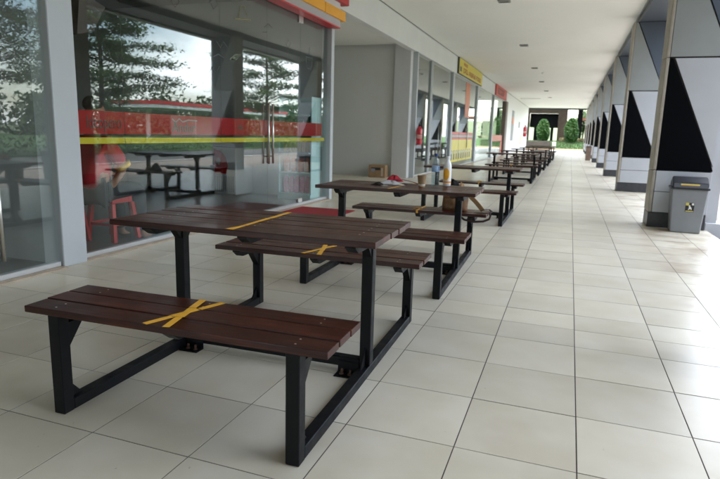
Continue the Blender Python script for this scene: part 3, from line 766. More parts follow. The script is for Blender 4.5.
# further shops
t, yc = shopfront('', 'glass shopfront with a dark grey door frame beside the extinguisher', 15.40, 20.30, [17.3, 18.7], 3.32, -4.06)
link('door_frame', bx(-.04, .04, 17.02-yc, 17.28-yc, .056, 3.3), mat('frame_grey', (.30,.32,.32), .5), t)
handle(t, 18.8-yc, .45, 1.5)
t, yc = shopfront('', 'glass shopfront covered below by yellow, red and grey posters', 20.55, 25.90, [22.2, 24.0], 3.32, -4.06)
bm = B()
for a, b in ((20.6, 22.17), (22.23, 23.97), (24.03, 25.4)): box(bm, .0055, .009, a-yc, b-yc, .20, 1.02)
link('yellow_poster', bm, mat('poster_yellow', (.68,.58,.08), .35, var=.08, vscale=3), t)
bm = B()
for a, b in ((20.6, 22.17), (22.23, 23.97), (24.03, 25.4)):
    box(bm, .0055, .009, a-yc, b-yc, 1.021, 1.10); box(bm, .0055, .009, a-yc, b-yc, 1.201, 1.30)
link('red_band', bm, mat('poster_red', (.55,.04,.03), .35), t)
bm = B()
for a, b in ((20.6, 22.17), (22.23, 23.97), (24.03, 25.4)): box(bm, .0055, .009, a-yc, b-yc, 1.101, 1.20)
link('grey_band', bm, mat('poster_grey', (.18,.18,.20), .35), t)
rr = random.Random(4)
for k in range(9):
    a = 20.75+k*.5; bm = B(); box(bm, .0095, .012, a-yc, a+.26-yc, .28, .62)
    mp_ = link('menu_picture', bm, mat('poster_dark', (.09,.11,.11), .4), t)
    link('menu_caption', bx(.0125, .014, a+.04-yc, a+.2-yc, .50, .60), mat('poster_pale', (.55,.58,.55), .4), mp_)
bm = B()
for k in range(24):
    a = 20.7+k*.19; box(bm, .0095, .011, a-yc, a+rr.uniform(.08,.15)-yc, 1.125, 1.175)
link('band_lettering', bm, mat('poster_white', (.62,.60,.58), .4), t)
bm = B(); box(bm, .0055, .009, 23.2-yc, 24.2-yc, 1.9, 3.25); link('orange_banner', bm, mat('banner_orange', (.55,.17,.07), .5), t)
handle(t, 23.9-yc, .7, 1.5)
t, yc = shopfront('', 'glass shopfront mirroring the green trees, between the last two white columns', 26.20, 31.60, [28.0, 29.8], 3.32, -4.06)
t, yc = shopfront('', 'last glass shopfront, with an orange-red band, under the red sign', 31.85, 37.20, [34.0], 3.32, -4.06)
bm = B(); box(bm, .0055, .009, 32.0-yc, 37.0-yc, .9, 1.25); box(bm, .0055, .009, 36.3-yc, 37.1-yc, .1, .88); link('orange_band', bm, mat('band_orange', (.50,.10,.05), .4), t)

# signs on the fascia
t = thing('yellow_shop_sign', 'long yellow sign with red lettering on the white fascia', 'sign', (-4.018, 23.9, 0))
link('sign_box', bx(.0, .06, -2.95, 2.75, 3.36, 3.92, bev=.004), mat('sign_box_dark', (.05,.06,.05), .5), t)
link('sign_face', bx(.061, .066, -2.9, 2.72, 3.38, 3.90), mat('sign_face_yellow', (.66,.55,.07), .45, var=.05), t)
bm = B()
rr = random.Random(12)
def glyphs(bm, y0, n, w, h, z, x=.067, gap=.3, spaces=()):
    y = y0
    for k in range(n):
        if k in spaces: y += w*.9; continue
        box(bm, x, x+.004, y, y+w*.22, z, z+h)
        if rr.random() < .8: box(bm, x, x+.004, y+w*.221, y+w, z+h*.80, z+h)
        if rr.random() < .7: box(bm, x, x+.004, y+w*.221, y+w*.95, z+h*.40, z+h*.58)
        if rr.random() < .6: box(bm, x, x+.004, y+w*.221, y+w, z, z+h*.2)
        if rr.random() < .5: box(bm, x, x+.004, y+w*.75, y+w, z+h*.21, z+h*.79 if False else z+h*.39)
        y += w*(1+gap)
SLR = mat('sign_letter_red', (.36,.06,.03), .5)
bm.free()
for y0, n, w_, h_, z_ in ((-2.0, 4, .16, .10, 3.72), (-2.05, 4, .205, .17, 3.46), (-.80, 6, .205, .17, 3.46), (.98, 5, .205, .17, 3.46)):
    bm = B(); glyphs(bm, y0, n, w_, h_, z_); link('sign_word', bm, SLR, t)
bm = B(); box(bm, .067, .07, -2.75, -2.45, 3.46, 3.62); link('sign_emblem', bm, mat('emblem_dark', (.10,.10,.08), .5), t)
t = thing('red_shop_sign', 'red sign board with dark strokes on the fascia at the far shops', 'sign', (-4.018, 34.4, 0))
link('sign_box', bx(.0, .08, -2.6, 2.6, 3.35, 3.92, bev=.004), mat('sign_box_red', (.52,.07,.055), .5), t)
for k in range(6):
    bm = B(); glyphs(bm, -1.9+k*.55, 1, .42, .34, 3.46, x=.081); link('sign_letter', bm, mat('sign_letter_dark', (.10,.02,.02), .5), t)

# ------------------------------------------------------------------ fire extinguishers, carton, wall plates
def extinguisher(loc, label, s=1.):
    t = thing('fire_extinguisher', label, 'fire extinguisher', loc, group='red fire extinguishers on the wall')
    bm = B(); lathe(bm, [(.05,.0),(.075,.01),(.08,.03),(.08,.40),(.072,.44),(.045,.475),(.022,.49),(.022,.505)], n=20); link('cylinder', bm, mat('extinguisher_red', (.50,.016,.03), .25, coat=.4), t, True)
    bm = B(); box(bm, -.02, .02, -.03, .03, .506, .54); box(bm, -.012, .012, -.09, .02, .545, .56); box(bm, -.012, .012, -.08, .02, .57, .585); link('valve', bm, BLACK, t)
    bm = B(); tube(bm, [(.02,.02,.525),(.05,.06,.52),(.075,.075,.45),(.08,.07,.30),(.082,.06,.14)], .010, 8); link('hose', bm, BLACK, t, True)
    bm = B(); lathe(bm, [(.0812,.17),(.0816,.171),(.0816,.27),(.0812,.271)], n=20); link('label_wrap', bm, mat('ext_label', (.60,.55,.5), .5, col2=(.55,.03,.04), vscale=30), t, True)
    link('wall_bracket', bx(-.115, -.082, -.04, .04, .2, .35), STEEL, t)
    return t
e = extinguisher((-3.872, 15.31, .90), 'nearer red fire extinguisher, hung on the slim white column')
c = copy_tree(e); c.location = (-3.90, 53.5, 1.2); c['label'] = 'farther red fire extinguisher, hung at the end of the plain white wall'; c.scale = (1.8,1.8,1.8)
KR = mat('carton_kraft', (.30,.19,.10), .8, var=.12, vscale=6, bump=.1, bscale=80)
t = thing('cardboard_box', 'brown cardboard carton with a dark print, on the recess floor', 'box', (-4.86, 14.86, 0), .06)
link('carton', bx(-.23, .23, -.16, .16, .001, .34, bev=.004), KR, t)
bm = B(); box(bm, -.235, .235, -.05, .05, .3405, .342); link('packing_tape', bm, mat('packing_tape', (.35,.25,.14), .3), t)
bm = B(); box(bm, -.16, .10, -.1625, -.161, .20, .27); box(bm, -.16, -.05, -.1635, -.1628, .16, .24, mi=1); box(bm, .12, .17, -.1625, -.161, .04, .26, mi=2)
link('carton_print', bm, [mat('print_black', (.02,.02,.03), .6), mat('print_blue_grey', (.25,.27,.33), .6), mat('print_pale', (.50,.42,.33), .6)], t)
t = thing('wall_poster', 'narrow vertical poster of dark pictures on the white wall', 'poster', (-4.028, 42.9, 0))
link('backing', bx(0, .02, -.75, .75, .9, 3.0), mat('poster_black', (.05,.06,.07), .5, col2=(.35,.36,.37), vscale=5), t)
link('orange_panel', bx(.021, .025, -.7, .7, 2.05, 2.55), mat('poster_orange', (.50,.16,.07), .5), t)
tag(link('wall_plate', bx(-4.028, -4.0, 48.2, 48.9, 1.9, 2.35, bev=.005), mat('plate_grey', (.25,.25,.25), .5)), 'small grey plate on the white wall beyond the poster', 'plate')
tag(link('wall_board', bx(-4.028, -4.01, 50.4, 51.3, .55, 1.35), mat('board_yellow', (.60,.50,.22), .6)), 'faint yellow notice low on the white wall near the far extinguisher', 'notice')

# ------------------------------------------------------------------ ceiling fittings
for i, (x, y) in enumerate(((-1.534, 12.6), (-1.586, 18.65), (-1.62, 24.7), (-1.62, 30.7), (-1.62, 36.7), (-1.62, 42.7))):
    t = thing('downlight', ['ceiling downlight above the gap in the tables, cut by the top edge', 'second ceiling downlight from the front', 'third ceiling downlight from the front', 'fourth ceiling downlight from the front', 'fifth ceiling downlight from the front', 'last ceiling downlight, farthest away'][i], 'ceiling light', (x, y, 3.9295), group='square downlights in the ceiling')
    bm = B(); box(bm, -.12, .12, -.12, -.09, -.03, 0); box(bm, -.12, .12, .09, .12, -.03, 0); box(bm, -.12, -.09, -.0895, .0895, -.03, 0); box(bm, .09, .12, -.0895, .0895, -.03, 0)
    link('frame', bm, mat('light_frame', (.22,.22,.21), .5), t)
    link('lens', bx(-.0895, .0895, -.0895, .0895, -.012, 0), mat('light_lens', (.35,.35,.33), .2), t)
t = thing('smoke_detector', 'tiny round white detector between the ceiling downlights', 'detector', (-1.35, 26.6, 3.929))
bm = B(); lathe(bm, [(.09,-.0),(.09,-.03),(.05,-.055)], n=18); link('casing', bm, mat('detector_white', (.85,.85,.83), .4), t)
t = thing('ceiling_vent', 'thin slotted vent in the ceiling near the red sign', 'vent', (-3.0, 44.0, 3.929))
link('vent_frame', bx(-.7, .7, -.08, .08, -.02, 0), mat('vent_grey', (.40,.40,.38), .6), t)

# ------------------------------------------------------------------ inside the first shop
RP = mat('red_plastic', (.40,.018,.02), .35)
def stool(loc, label, rz=0):
    t = thing('plastic_stool', label, 'stool', loc, rz, 'red plastic stools inside the shop')
    bm = B(); box(bm, -.15, .15, -.15, .15, .455, .48, bev=.012, seg=2); box(bm, -.145, .145, -.145, .145, .40, .4545, bev=.006); link('seat', bm, RP, t)
    for sx in (-1, 1):
        for sy in (-1, 1):
            bm = B(); n = 4
            prof = [(.135, .40), (.155, .2), (.175, .006)]
            for (a, za), (b, zb) in zip(prof, prof[1:]):
                vs = []
                for q, z in ((a, za), (b, zb)):
                    vs.append([bm.verts.new((sx*q+dx, sy*q+dy, z)) for dx, dy in ((-.022,-.022),(.022,-.022),(.022,.022),(-.022,.022))])
                for k in range(4): bm.faces.new((vs[0][k], vs[0][(k+1)%4], vs[1][(k+1)%4], vs[1][k]))
            bmesh.ops.remove_doubles(bm, verts=bm.verts, dist=.0005); bmesh.ops.recalc_face_normals(bm, faces=bm.faces)
            link('leg', bm, RP, t)
    bm = B()
    for s in (-1, 1):
        box(bm, -.14, .14, s*.155-.008, s*.155+.008, .17, .20); box(bm, s*.155-.008, s*.155+.008, -.14, .14, .171, .199)
    link('rung', bm, RP, t)
    return t
stool((-4.47, 4.70, .005), 'red plastic stool just behind the glass, under the seated person')
stool((-4.75, 4.30, .005), 'red plastic stool half hidden by the wide white column', .2)

# seated person in red, facing along the shop (+y)
SK = mat('skin', (.28,.14,.085), .5, var=.06, vscale=20)
def skinned(name, verts, edges, rads, m, parent, root=0, lv=2):
    me = bpy.data.meshes.new(name); me.from_pydata([Vector(v) for v in verts], edges, []); me.materials.append(m)
    o = bpy.data.objects.new(name, me); C.objects.link(o); o.parent = parent
    sk = o.modifiers.new('skin', 'SKIN'); sk.use_smooth_shade = True
    for i, r in enumerate(rads):
        me.skin_vertices[0].data[i].radius = (r, r) if not isinstance(r, tuple) else r
    me.skin_vertices[0].data[root].use_root = True
    s = o.modifiers.new('sub', 'SUBSURF'); s.levels = lv; s.render_levels = lv
    return o
per = thing('person', 'person in a red shirt with yellow cuffs seated behind the glass', 'person', (-4.46, 4.44, .47)); per.scale = (1.13, 1.13, 1.13)
V_ = []; E_ = []; Rr = []
def jv(p, r, par=None):
    V_.append(p); Rr.append(r); i = len(V_)-1
    if par is not None: E_.append((par, i))
    return i
pel = jv((0,0,.09), .125)
abd = jv((0,.02,.26), .125, pel); ch = jv((0,.03,.42), .135, abd); nk0 = jv((0,.04,.54), .075, ch); nk = jv((0,.055,.62), .052, nk0)
hd0 = jv((0,.08,.70), .080, nk); hd = jv((0,.085,.77), .090, hd0); hd2 = jv((0,.08,.83), .070, hd)
for s in (-1, 1):
    sh = jv((s*.17,.03,.49), .062, ch); el = jv((s*.21,.17,.27), .043, sh); wr = jv((s*.15,.36 if s < 0 else .07,.20 if s < 0 else .10), .028, el)
    d = Vector((V_[wr][0]-V_[el][0], V_[wr][1]-V_[el][1], V_[wr][2]-V_[el][2])).normalized(); w = Vector(V_[wr])
    side = d.cross(Vector((0,0,1))).normalized()
    pm = jv(tuple(w+d*.06), .032, wr)
    for k, (a, ln) in enumerate(((-1.5,.055),(-.5,.068),(.5,.064),(1.5,.05))):
        b = w+d*.085+side*a*.017; f1 = jv(tuple(b), .0095, pm); f2 = jv(tuple(b+d*ln*.5), .0085, f1); jv(tuple(b+d*ln*.85+Vector((0,0,-.02))), .0075, f2)
    b = w+d*.035-side*.03; th1 = jv(tuple(b), .011, pm); jv(tuple(b+d*.04-side*.015), .009, th1)
    hp = jv((s*.10,.06,.06), .085, pel); kn = jv((s*.13,.43,.07), .058, hp); an = jv((s*.13,.46,-.38), .038, kn); jv((s*.14,.60,-.45), .032, an)
skinned('body', V_, E_, Rr, SK, per)
V_, E_, Rr = [], [], []
a = jv((0,0,.06), .150); b = jv((0,.02,.24), .148, a); c_ = jv((0,.03,.42), .158, b); d_ = jv((0,.04,.535), .085, c_)
for s in (-1, 1):
    sh = jv((s*.17,.03,.49), .080, c_); jv((s*.205,.155,.30), .068, sh)
SHR = mat('shirt_red', (.48,.012,.022), .8, var=.1, vscale=12)
skinned('shirt', V_, E_, Rr, SHR, per)
for s in (-1, 1):
    bm = B(); tube(bm, [(s*.2035,.15,.305), (s*.2085,.166,.275)], [.074, .070], 16); link('sleeve_cuff', bm, mat('cuff_yellow', (.70,.45,.03), .7), per, True)
V_, E_, Rr = [], [], []
a = jv((0,0,.06), .135)
for s in (-1, 1):
    hp = jv((s*.10,.06,.06), .095, a); kn = jv((s*.13,.43,.07), .072, hp); jv((s*.13,.46,-.36), .055, kn)
skinned('trousers', V_, E_, Rr, mat('trousers_black', (.015,.015,.018), .8), per)
V_, E_, Rr = [], [], []
a = jv((0,.045,.75), .085); b = jv((0,.06,.83), .092, a); jv((0,.09,.875), .065, b)
skinned('hair', V_, E_, Rr, mat('hair_black', (.008,.007,.007), .6), per)
bm = B(); tube(bm, [(0,.168,.745), (0,.192,.72)], [.012, .018], 8); link('nose', bm, SK, per, True)

# freezer
FZW = mat('freezer_white', (.62,.64,.66), .35)
t = thing('ice_cream_freezer', 'narrow white freezer with a red printed panel inside the shop', 'freezer', (-5.72, 9.02, .005), 0); t.scale = (.6, 1, 1)
link('cabinet', bx(-.38, .38, -.30, .30, .03, .86, bev=.02, seg=2), FZW, t)
link('lid', bx(-.385, .385, -.305, .305, .861, .93, bev=.015, seg=2), mat('freezer_lid', (.30,.34,.38), .2), t)
bm = B(); prism(bm, [(-.34,.40),(.06,.40),(.12,.55),(.04,.70),(-.12,.80),(-.34,.82)], 'y', -.3035, -.3005); link('red_panel', bm, SIGNR, t)
bm = B()
for k in range(10): box(bm, -.33+k*.068, -.30+k*.068, -.304, -.3005, .08, .36)
link('grille', bm, mat('freezer_grille', (.36,.38,.40), .4), t)
bm = B(); lathe(bm, [(.06,-.001),(.06,.001)], n=16); bmesh.ops.rotate(bm, verts=bm.verts, cent=(0,0,0), matrix=Matrix.Rotation(PI/2,3,'X')); bmesh.ops.translate(bm, verts=bm.verts, vec=(-.2,-.3055,.62)); link('emblem', bm, FZW, t)
# display shelf
t = thing('display_shelf', 'pale blue open display rack stocked with packets by the shop corner', 'shelf', (-4.42, 9.08, .005))
SHB = mat('shelf_pale_blue', (.50,.72,.74), .4)
link('back_panel', bx(-.34, .30, .17, .20, .02, 1.75), SHB, t)
for x in (-.34, .27): link('side_panel', bx(x, x+.025, -.16, .169, .02, 1.75, bev=.004), SHB, t)
for z in (.12, .48, .82, 1.14, 1.45): link('shelf_board', bx(-.313, .268, -.20, .168, z-.02, z, bev=.004), SHB, t)
link('base', bx(-.34, .30, -.19, .168, .0, .098, bev=.01), SHB, t)
rows = [(.12, 5, .075, .30, 'pink', [(.80,.05,.30)], 'pink snack packet on the bottom shelf of the display rack'),
        (.48, 4, .09, .26, 'orange', [(.85,.13,.02)], 'orange-red packet on the second shelf of the display rack'),
        (.82, 6, .06, .22, 'cream', [(.85,.65,.08)], 'yellow packet on the middle shelf of the display rack'),
        (1.14, 4, .09, .24, 'green', [(.04,.45,.15)], 'green packet on the fourth shelf of the display rack')]
for z, n, w, h, nm, cs, lab in rows:
    m = mat('packet_'+nm, cs[0], .3, col2=tuple(min(.8, c*.6+.28) for c in cs[0]), vscale=26)
    mesh = None
    for k in range(n):
        x = -.27+(k+.5)*.53/n
        if mesh is None:
            bm = B(); prism(bm, [(-.035,0),(.035,0),(.045,h*.3),(.04,h*.75),(.01,h*.96),(-.01,h*.96),(-.04,h*.75),(-.045,h*.3)], 'x', -w/2, w/2)
            bmesh.ops.bevel(bm, geom=list(bm.edges), offset=.006, segments=1, affect='EDGES')
            o = link('snack_packet', bm, m); mesh = o.data
        else:
            o = bpy.data.objects.new('snack_packet', mesh); C.objects.link(o)
        o.location = (-4.42+x, 9.0, z+.006); tag(o, lab, 'packet', nm+' packets on the display rack')
# dark shelving at the back and wall speaker
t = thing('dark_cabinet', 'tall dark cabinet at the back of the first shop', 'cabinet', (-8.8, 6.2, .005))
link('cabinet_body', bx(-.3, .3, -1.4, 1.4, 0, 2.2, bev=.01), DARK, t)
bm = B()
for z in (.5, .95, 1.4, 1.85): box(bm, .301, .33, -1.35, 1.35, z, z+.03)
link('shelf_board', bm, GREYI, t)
t = thing('wall_speaker', 'dark angled speaker hung high behind the glass beside the column', 'speaker', (-4.62, 4.55, 2.25))
bm = B(); prism(bm, [(-.16,-.22),(-.10,.18),(.22,.10),(.04,-.16)], 'x', -.14, .14); link('cabinet', bm, mat('speaker_brown', (.055,.036,.03), .5), t)
bm = B(); tube(bm, [(0,-.12,.20),(0,.16,.20),(0,.24,.10)], .012, 8); tube(bm, [(0,-.20,-.3),(0,-.20,.22)], .03, 8); link('bracket', bm, BLACK, t)
t = thing('shop_counter', 'long grey counter inside the leftmost shop', 'counter', (-5.6, 1.6, .005))
link('counter_front', bx(-.3, .3, -1.6, 1.6, .0, .92), mat('counter_grey', (.28,.30,.31), .4), t)
link('counter_top', bx(-.34, .34, -1.65, 1.65, .921, .96, bev=.005), mat('counter_top', (.45,.46,.46), .3), t)

# ------------------------------------------------------------------ trees
BARK = mat('bark', (.10,.075,.055), .9, var=.3, vscale=9, bump=.6, bscale=30)
LF1 = leaf_mat('leaf_mid', (.030,.065,.015), (.085,.15,.035)); LF2 = leaf_mat('leaf_dark', (.018,.042,.012), (.05,.095,.026)); LF3 = leaf_mat('leaf_bright', (.016,.055,.008), (.045,.12,.016))
def leaf(bm, p, s, rnd, flat=.4):
    n = Vector((rnd.gauss(0,flat), rnd.gauss(0,flat), 1)).normalized(); a = rnd.uniform(0, 6.28)
    u = n.orthogonal().normalized(); v = n.cross(u); d = u*math.cos(a)+v*math.sin(a); e = n.cross(d)
    p = Vector(p); L_ = s*rnd.uniform(.7,1.3)
    bm.faces.new([bm.verts.new(q) for q in (p-d*L_, p-e*L_*.42, p+d*L_, p+e*L_*.42)])
def tiered_tree(loc, label, H, spread, tiers, seed, n, ls, skew=(0,0), z0=.32, m=LF1):
    rnd = random.Random(seed)
    t = thing('tiered_tree', label, 'tree', loc, group='tiered trees beyond the road')
    tb = B(); tube(tb, [(0,0,0),(.05,.03,H*.25),(-.03,.05,H*.55),(.02,0,H*.8),(0,.02,H*.98)], [.17,.14,.10,.06,.02], 8)
    lb = B()
    for k in range(tiers):
        f = k/(tiers-1); z = H*(z0+(1-z0)*f); rad = spread*(1-.72*f**1.3)*rnd.uniform(.85,1.1)
        nb = rnd.randint(5, 7); a0 = rnd.uniform(0, 6.28)
        for b in range(nb):
            a = a0+2*PI*b/nb+rnd.uniform(-.3,.3); L_ = rad*rnd.uniform(.7,1.1)
            dx, dy = math.cos(a)*L_+skew[0]*rad*.4, math.sin(a)*L_+skew[1]*rad*.4
            end = Vector((dx, dy, z+L_*rnd.uniform(-.02,.16)))
            st = Vector((0,0,z-.25)); mid = st.lerp(end,.5)+Vector((0,0,.08*L_))
            tube(tb, [st, mid, end], [.035*(1-.5*f),.02,.006], 5)
            nn = int(n/tiers/nb)
            for q in range(nn):
                s = rnd.uniform(.18, 1.05)**.75; p = st.lerp(mid, min(1,s*2)) if s < .5 else mid.lerp(end, (s-.5)*2)
                w = .12+.30*L_*.35*(1-abs(s-.65))
                leaf(lb, (p.x+rnd.gauss(0,w), p.y+rnd.gauss(0,w), p.z+rnd.gauss(.04,.13)), ls, rnd)
    link('trunk', tb, BARK, t, True); link('crown', lb, m, t)
    return t
tiered_tree((16.0, 25.0, -.18), 'big tiered tree mirrored in the glass just right of the wide column', 8.6, 4.2, 8, 21, 27000, .105, (.1,.35), .36)
tiered_tree((15.2, 17.2, -.18), 'broad tiered tree mirrored in the leftmost shop glass', 9.2, 4.6, 8, 5, 27000, .105, (0,.2), .34, LF2)
tiered_tree((16.5, 44.0, -.18), 'spreading tiered tree mirrored beside the glass doors', 9.5, 5.6, 8, 31, 27000, .115, (-.1,.0), .30, LF1)
tiered_tree((24.0, 35.0, -.18), 'small young tree mirrored low behind the red roofed canopy', 4.6, 2.2, 5, 14, 2500, .10, (0,0), .35, LF1)
tiered_tree((16.5, 58.0, -.18), 'farthest tiered tree along the road', 8.5, 4.6, 7, 44, 5000, .14, (0,0), .3, LF1)
tiered_tree((15.0, 9.5, -.18), 'tiered tree at the near end of the road', 8.0, 3.8, 7, 52, 5000, .11, (0,0), .35, LF2)
# far treeline across the verge, as one mass
rnd = random.Random(77); bm = B()
for k in range(150):
    y = -30+k*1.35+rnd.uniform(-.6,.6); x = 52+rnd.uniform(-3,6); h = 3.0+2.4*abs(math.sin(k*.31)+.5*math.sin(k*.87))+rnd.uniform(0,1.4); w = 2.4
    for q in range(170):
        f = rnd.random()
        leaf(bm, (x+rnd.gauss(0,w*.5), y+rnd.gauss(0,w*.55*(1-.5*f)), -.1+h*f), .48, rnd, 1.0)
o = link('treeline', bm, LF2); tag(o, 'low green belt of trees and bushes beyond the grass verge', 'trees', kind='stuff')
# hedge by the road
bm = B()
for q in range(9000):
    y = rnd.uniform(6, 60); leaf(bm, (14.6+rnd.gauss(0,.22), y, -.15+rnd.random()*.75), .075, rnd, 1.0)
tag(link('hedge', bm, LF3), 'low clipped green hedge along the far side of the road', 'hedge')
# red and white canopy far beyond the road
t = thing('roadside_canopy', 'red and white roofed canopy across the road, mirrored in the glass', 'canopy', (34, 62, -.16))
CW = mat('canopy_white', (.72,.72,.70), .5)
link('canopy_roof', bx(-3, 3, -14, 14, 3.6, 3.95), SIGNR, t); link('canopy_band', bx(-2.9, 2.9, -13.9, 13.9, 3.25, 3.59), CW, t)
for y in (-12, -4, 4, 12): link('post', bx(-.15, .15, y-.15, y+.15, 0, 3.24), CW, t)
link('kiosk', bx(1.2, 2.6, -5, 5, 0, 2.7), mat('kiosk_pale', (.5,.48,.44), .7), t)
t = thing('lamp_mast', 'tall pale mast standing beside the red roofed canopy', 'mast', (27, 63, -.16))
bm = B(); tube(bm, [(0,0,0),(0,0,9)], [.09,.05], 8); link('pole', bm, CW, t)
bm = B(); box(bm, -.5, .5, -.1, .1, 8.9, 9.05); link('lamp_head', bm, CW, t)

# ------------------------------------------------------------------ garden at the far end
struct('garden_path', bx(-6, 2.2, 58.45, 61.6, -.30, -.02), mat('path_concrete', (.26,.25,.23), .8, var=.1))
struct('garden_kerb', bx(-8, 2.6, 61.61, 61.8, -.30, .10, bev=.02), mat('kerb_tan', (.38,.27,.18), .8, var=.15))
bm = B(); prism(bm, [(61.81,-.3),(110,-.3),(110,.76),(66.5,.75),(61.81,.06)], 'x', -30, 13.4)
struct('lawn', bm, GRASS)
rnd = random.Random(5); bm = B()
for q in range(14000):
    x, y = rnd.uniform(-8, 4), rnd.uniform(61.9, 69); h = rnd.uniform(.06,.15); a = rnd.uniform(0,6.28); d = Vector((math.cos(a), math.sin(a), 0))*.03
    g = .05+.69*min(1, (y-61.81)/4.7)
    bm.faces.new([bm.verts.new(p) for p in (Vector((x,y,g))-d, Vector((x,y,g))+d, Vector((x+rnd.gauss(0,.04), y+rnd.gauss(0,.04), g+h)))])
LFG = leaf_mat('grass_blade', (.020,.045,.008), (.050,.090,.018))
tag(link('grass', bm, LFG), 'bright short grass on the bank at the end of the walkway', 'grass', kind='stuff')
def topiary(loc, label, r, h, seed):
    rnd = random.Random(seed); t = thing('topiary_tree', label, 'tree', loc, group='clipped conifers in the garden')
    bm = B(); tube(bm, [(0,0,0),(0,0,.6)], .06, 8); link('trunk', bm, BARK, t)
    bm = B()
    for q in range(8500):
        f = rnd.random(); a = rnd.uniform(0, 6.28)
        prof = math.sqrt(max(0, 1-((f-.36)/.66)**2)) if f > .36 else math.sqrt(max(0, 1-((f-.36)/.52)**2))
        rr = r*prof*(1+.06*math.sin(3*a+5*f)+.05*math.sin(9*f+a)+.04*math.sin(17*f+5*a))
        k = rnd.random()**.35
        leaf(bm, (rr*k*math.cos(a), rr*k*math.sin(a), .18+(h-.18)*f), .075, rnd, .9)
    link('crown', bm, LF3, t)
topiary((-.02, 66.0, .66), 'right-hand rounded conifer, on the lawn straight beyond the walkway floor', .74, 2.62, 1)
topiary((-2.92, 66.4, .70), 'left-hand narrower conifer, standing before the dark pavilion opening', .70, 2.42, 2)
# low wall and hedge
rnd = random.Random(91); bm = B()
for q in range(9000):
    x = rnd.uniform(-30, 14); h = 3.2+1.3*math.sin(x*.4)+.8*math.sin(x*1.1+2)
    leaf(bm, (x, 112+rnd.gauss(0,1.2), .7+h*rnd.random()), .30, rnd, 1.0)
tag(link('treeline', bm, LF2), 'distant belt of trees behind the pale low building at the end', 'trees', kind='stuff')
def bush_tree(loc, label, r, h, seed):
    rnd = random.Random(seed); t = thing('garden_tree', label, 'tree', loc)
    bm = B(); tube(bm, [(0,0,0),(.05,0,h*.4),(0,.05,h*.75)], [.12,.09,.04], 8); link('trunk', bm, BARK, t)
    bm = B(); cl = [(rnd.gauss(0,r*.5), rnd.gauss(0,r*.5), h*rnd.uniform(.35,.95), r*rnd.uniform(.3,.55)) for _ in range(12)]
    for q in range(4500):
        c = rnd.choice(cl); leaf(bm, (c[0]+rnd.gauss(0,c[3]*.5), c[1]+rnd.gauss(0,c[3]*.5), c[2]+rnd.gauss(0,c[3]*.4)), .10, rnd, .9)
    link('crown', bm, LF1, t)
bush_tree((1.35, 79, .74), 'loose green tree behind the right-hand post of the dark pavilion', 1.2, 3.8, 3)
tag(link('garden_wall', bx(-9, -1.88, 62.2, 62.5, .04, .80, bev=.02), mat('garden_wall_brown', (.05,.042,.034), .85, var=.25, vscale=3)), 'low brown garden wall in front of the dark pavilion', 'wall')
tag(link('gate_post', bx(-1.75, -1.40, 62.4, 63.0, .03, .75, bev=.02), mat('post_pale', (.52,.50,.45), .8)), 'short pale post at the end of the low garden wall', 'post')
bm = B()
for q in range(3500): leaf(bm, (rnd.uniform(-1.2, 2.0), 67.6+rnd.gauss(0,.25), .74+rnd.random()*.45), .06, rnd, 1.0)
tag(link('hedge', bm, mat('dry_hedge', (.10,.09,.035), .9, isl=.4)), 'low brownish hedge behind the right-hand conifer', 'hedge')
# pavilion
PBR = mat('pavilion_brown', (.024,.018,.0125), .8, spec=.05, var=.2, vscale=2); PDK = mat('pavilion_dark', (.002,.002,.002), .8, spec=.03)
t = thing('garden_pavilion', 'dark brown open pavilion across the end of the walkway', 'pavilion', (0, 74, .74))
for x0, x1 in ((-6.6, -4.92), (-1.62, -.58)): link('wall_pier', bx(x0, x1, -.3, .3, 0, 4.5), PBR, t)
link('roof_beam', bx(-7, 3.6, -.6, .9, 4.51, 5.2), PDK, t)
link('fascia_board', bx(-4.91, -1.63, -.28, .28, 3.3, 4.5), PBR, t)
link('opening_darkness', bx(-4.9, -1.64, .3, 3.2, 1.65, 3.29), PDK, t)  # solid black block standing for the darkness inside the opening
link('rear_panel', bx(-4.38, -2.85, .6, 1.0, 0, 1.64), PDK, t); link('post', bx(-2.42, -2.1, .6, .8, 0, 1.64), PDK, t)
link('post', bx(.55, 1.1, -.2, .2, 0, 4.5), PDK, t); link('post', bx(1.55, 2.6, -.2, .2, 0, 4.5), PDK, t)
link('rear_roof', bx(1.0, 6, 2, 6, 2.6, 2.9), mat('roof_rust', (.20,.08,.05), .8), t)
tag(link('pale_building', bx(-14, 12, 98, 104, .02, 3.6), mat('pale_render', (.30,.33,.20), .8, var=.05)), 'pale low building glimpsed in sunlight through the pavilion', 'building')

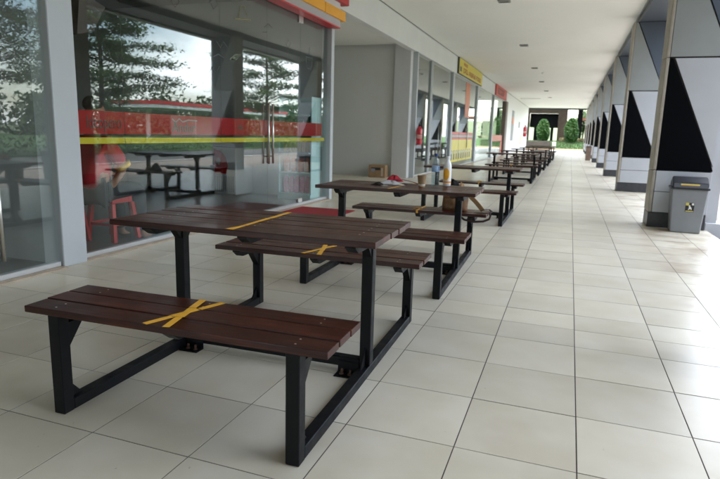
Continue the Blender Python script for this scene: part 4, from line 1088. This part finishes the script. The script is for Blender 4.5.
# ------------------------------------------------------------------ sky and sun
w = bpy.data.worlds.new('World'); S.world = w; w.use_nodes = True
N = w.node_tree.nodes; L = w.node_tree.links
bg = N['Background']; sky = N.new('ShaderNodeTexSky'); sky.sky_type = 'NISHITA'; sky.sun_disc = False
EL, ROT = 78, 205
sky.sun_elevation = R(EL); sky.sun_rotation = R(ROT); sky.air_density = 1.2; sky.dust_density = 1.5; sky.ozone_density = 1.2
tc = N.new('ShaderNodeTexCoord'); mp = N.new('ShaderNodeMapping'); mp.inputs['Scale'].default_value = (1.0, 1.0, 2.6)
nz = N.new('ShaderNodeTexNoise'); nz.inputs['Scale'].default_value = 2.1; nz.inputs['Detail'].default_value = 9; nz.inputs['Roughness'].default_value = .55
L.new(tc.outputs['Generated'], mp.inputs['Vector']); L.new(mp.outputs['Vector'], nz.inputs['Vector'])
rp = N.new('ShaderNodeValToRGB'); rp.color_ramp.elements[0].position = .40; rp.color_ramp.elements[1].position = .60
L.new(nz.outputs['Fac'], rp.inputs['Fac'])
mx = N.new('ShaderNodeMixRGB'); mx.inputs['Color2'].default_value = (11, 11.4, 12.2, 1)
L.new(rp.outputs['Color'], mx.inputs['Fac']); L.new(sky.outputs['Color'], mx.inputs['Color1'])
L.new(mx.outputs['Color'], bg.inputs['Color']); bg.inputs['Strength'].default_value = .12
sd = bpy.data.lights.new('Sun', 'SUN'); sd.energy = 1.2; sd.angle = R(10); sd.color = (1, .95, .87)
so = bpy.data.objects.new('Sun', sd); C.objects.link(so)
dv = Vector((math.sin(R(ROT))*math.cos(R(EL)), math.cos(R(ROT))*math.cos(R(EL)), math.sin(R(EL))))
so.rotation_euler = dv.to_track_quat('Z', 'Y').to_euler(); so.location = (0, 0, 30)

S.view_settings.view_transform = 'Standard'; S.view_settings.look = 'None'; S.view_settings.gamma = 1; S.view_settings.use_curve_mapping = False
S.view_settings.exposure = 3.05
S.render.engine = 'CYCLES'
S.cycles.max_bounces = 10; S.cycles.diffuse_bounces = 5; S.cycles.glossy_bounces = 5; S.cycles.transparent_max_bounces = 16
S.cycles.use_denoising = True
S.cycles.sample_clamp_indirect = 8
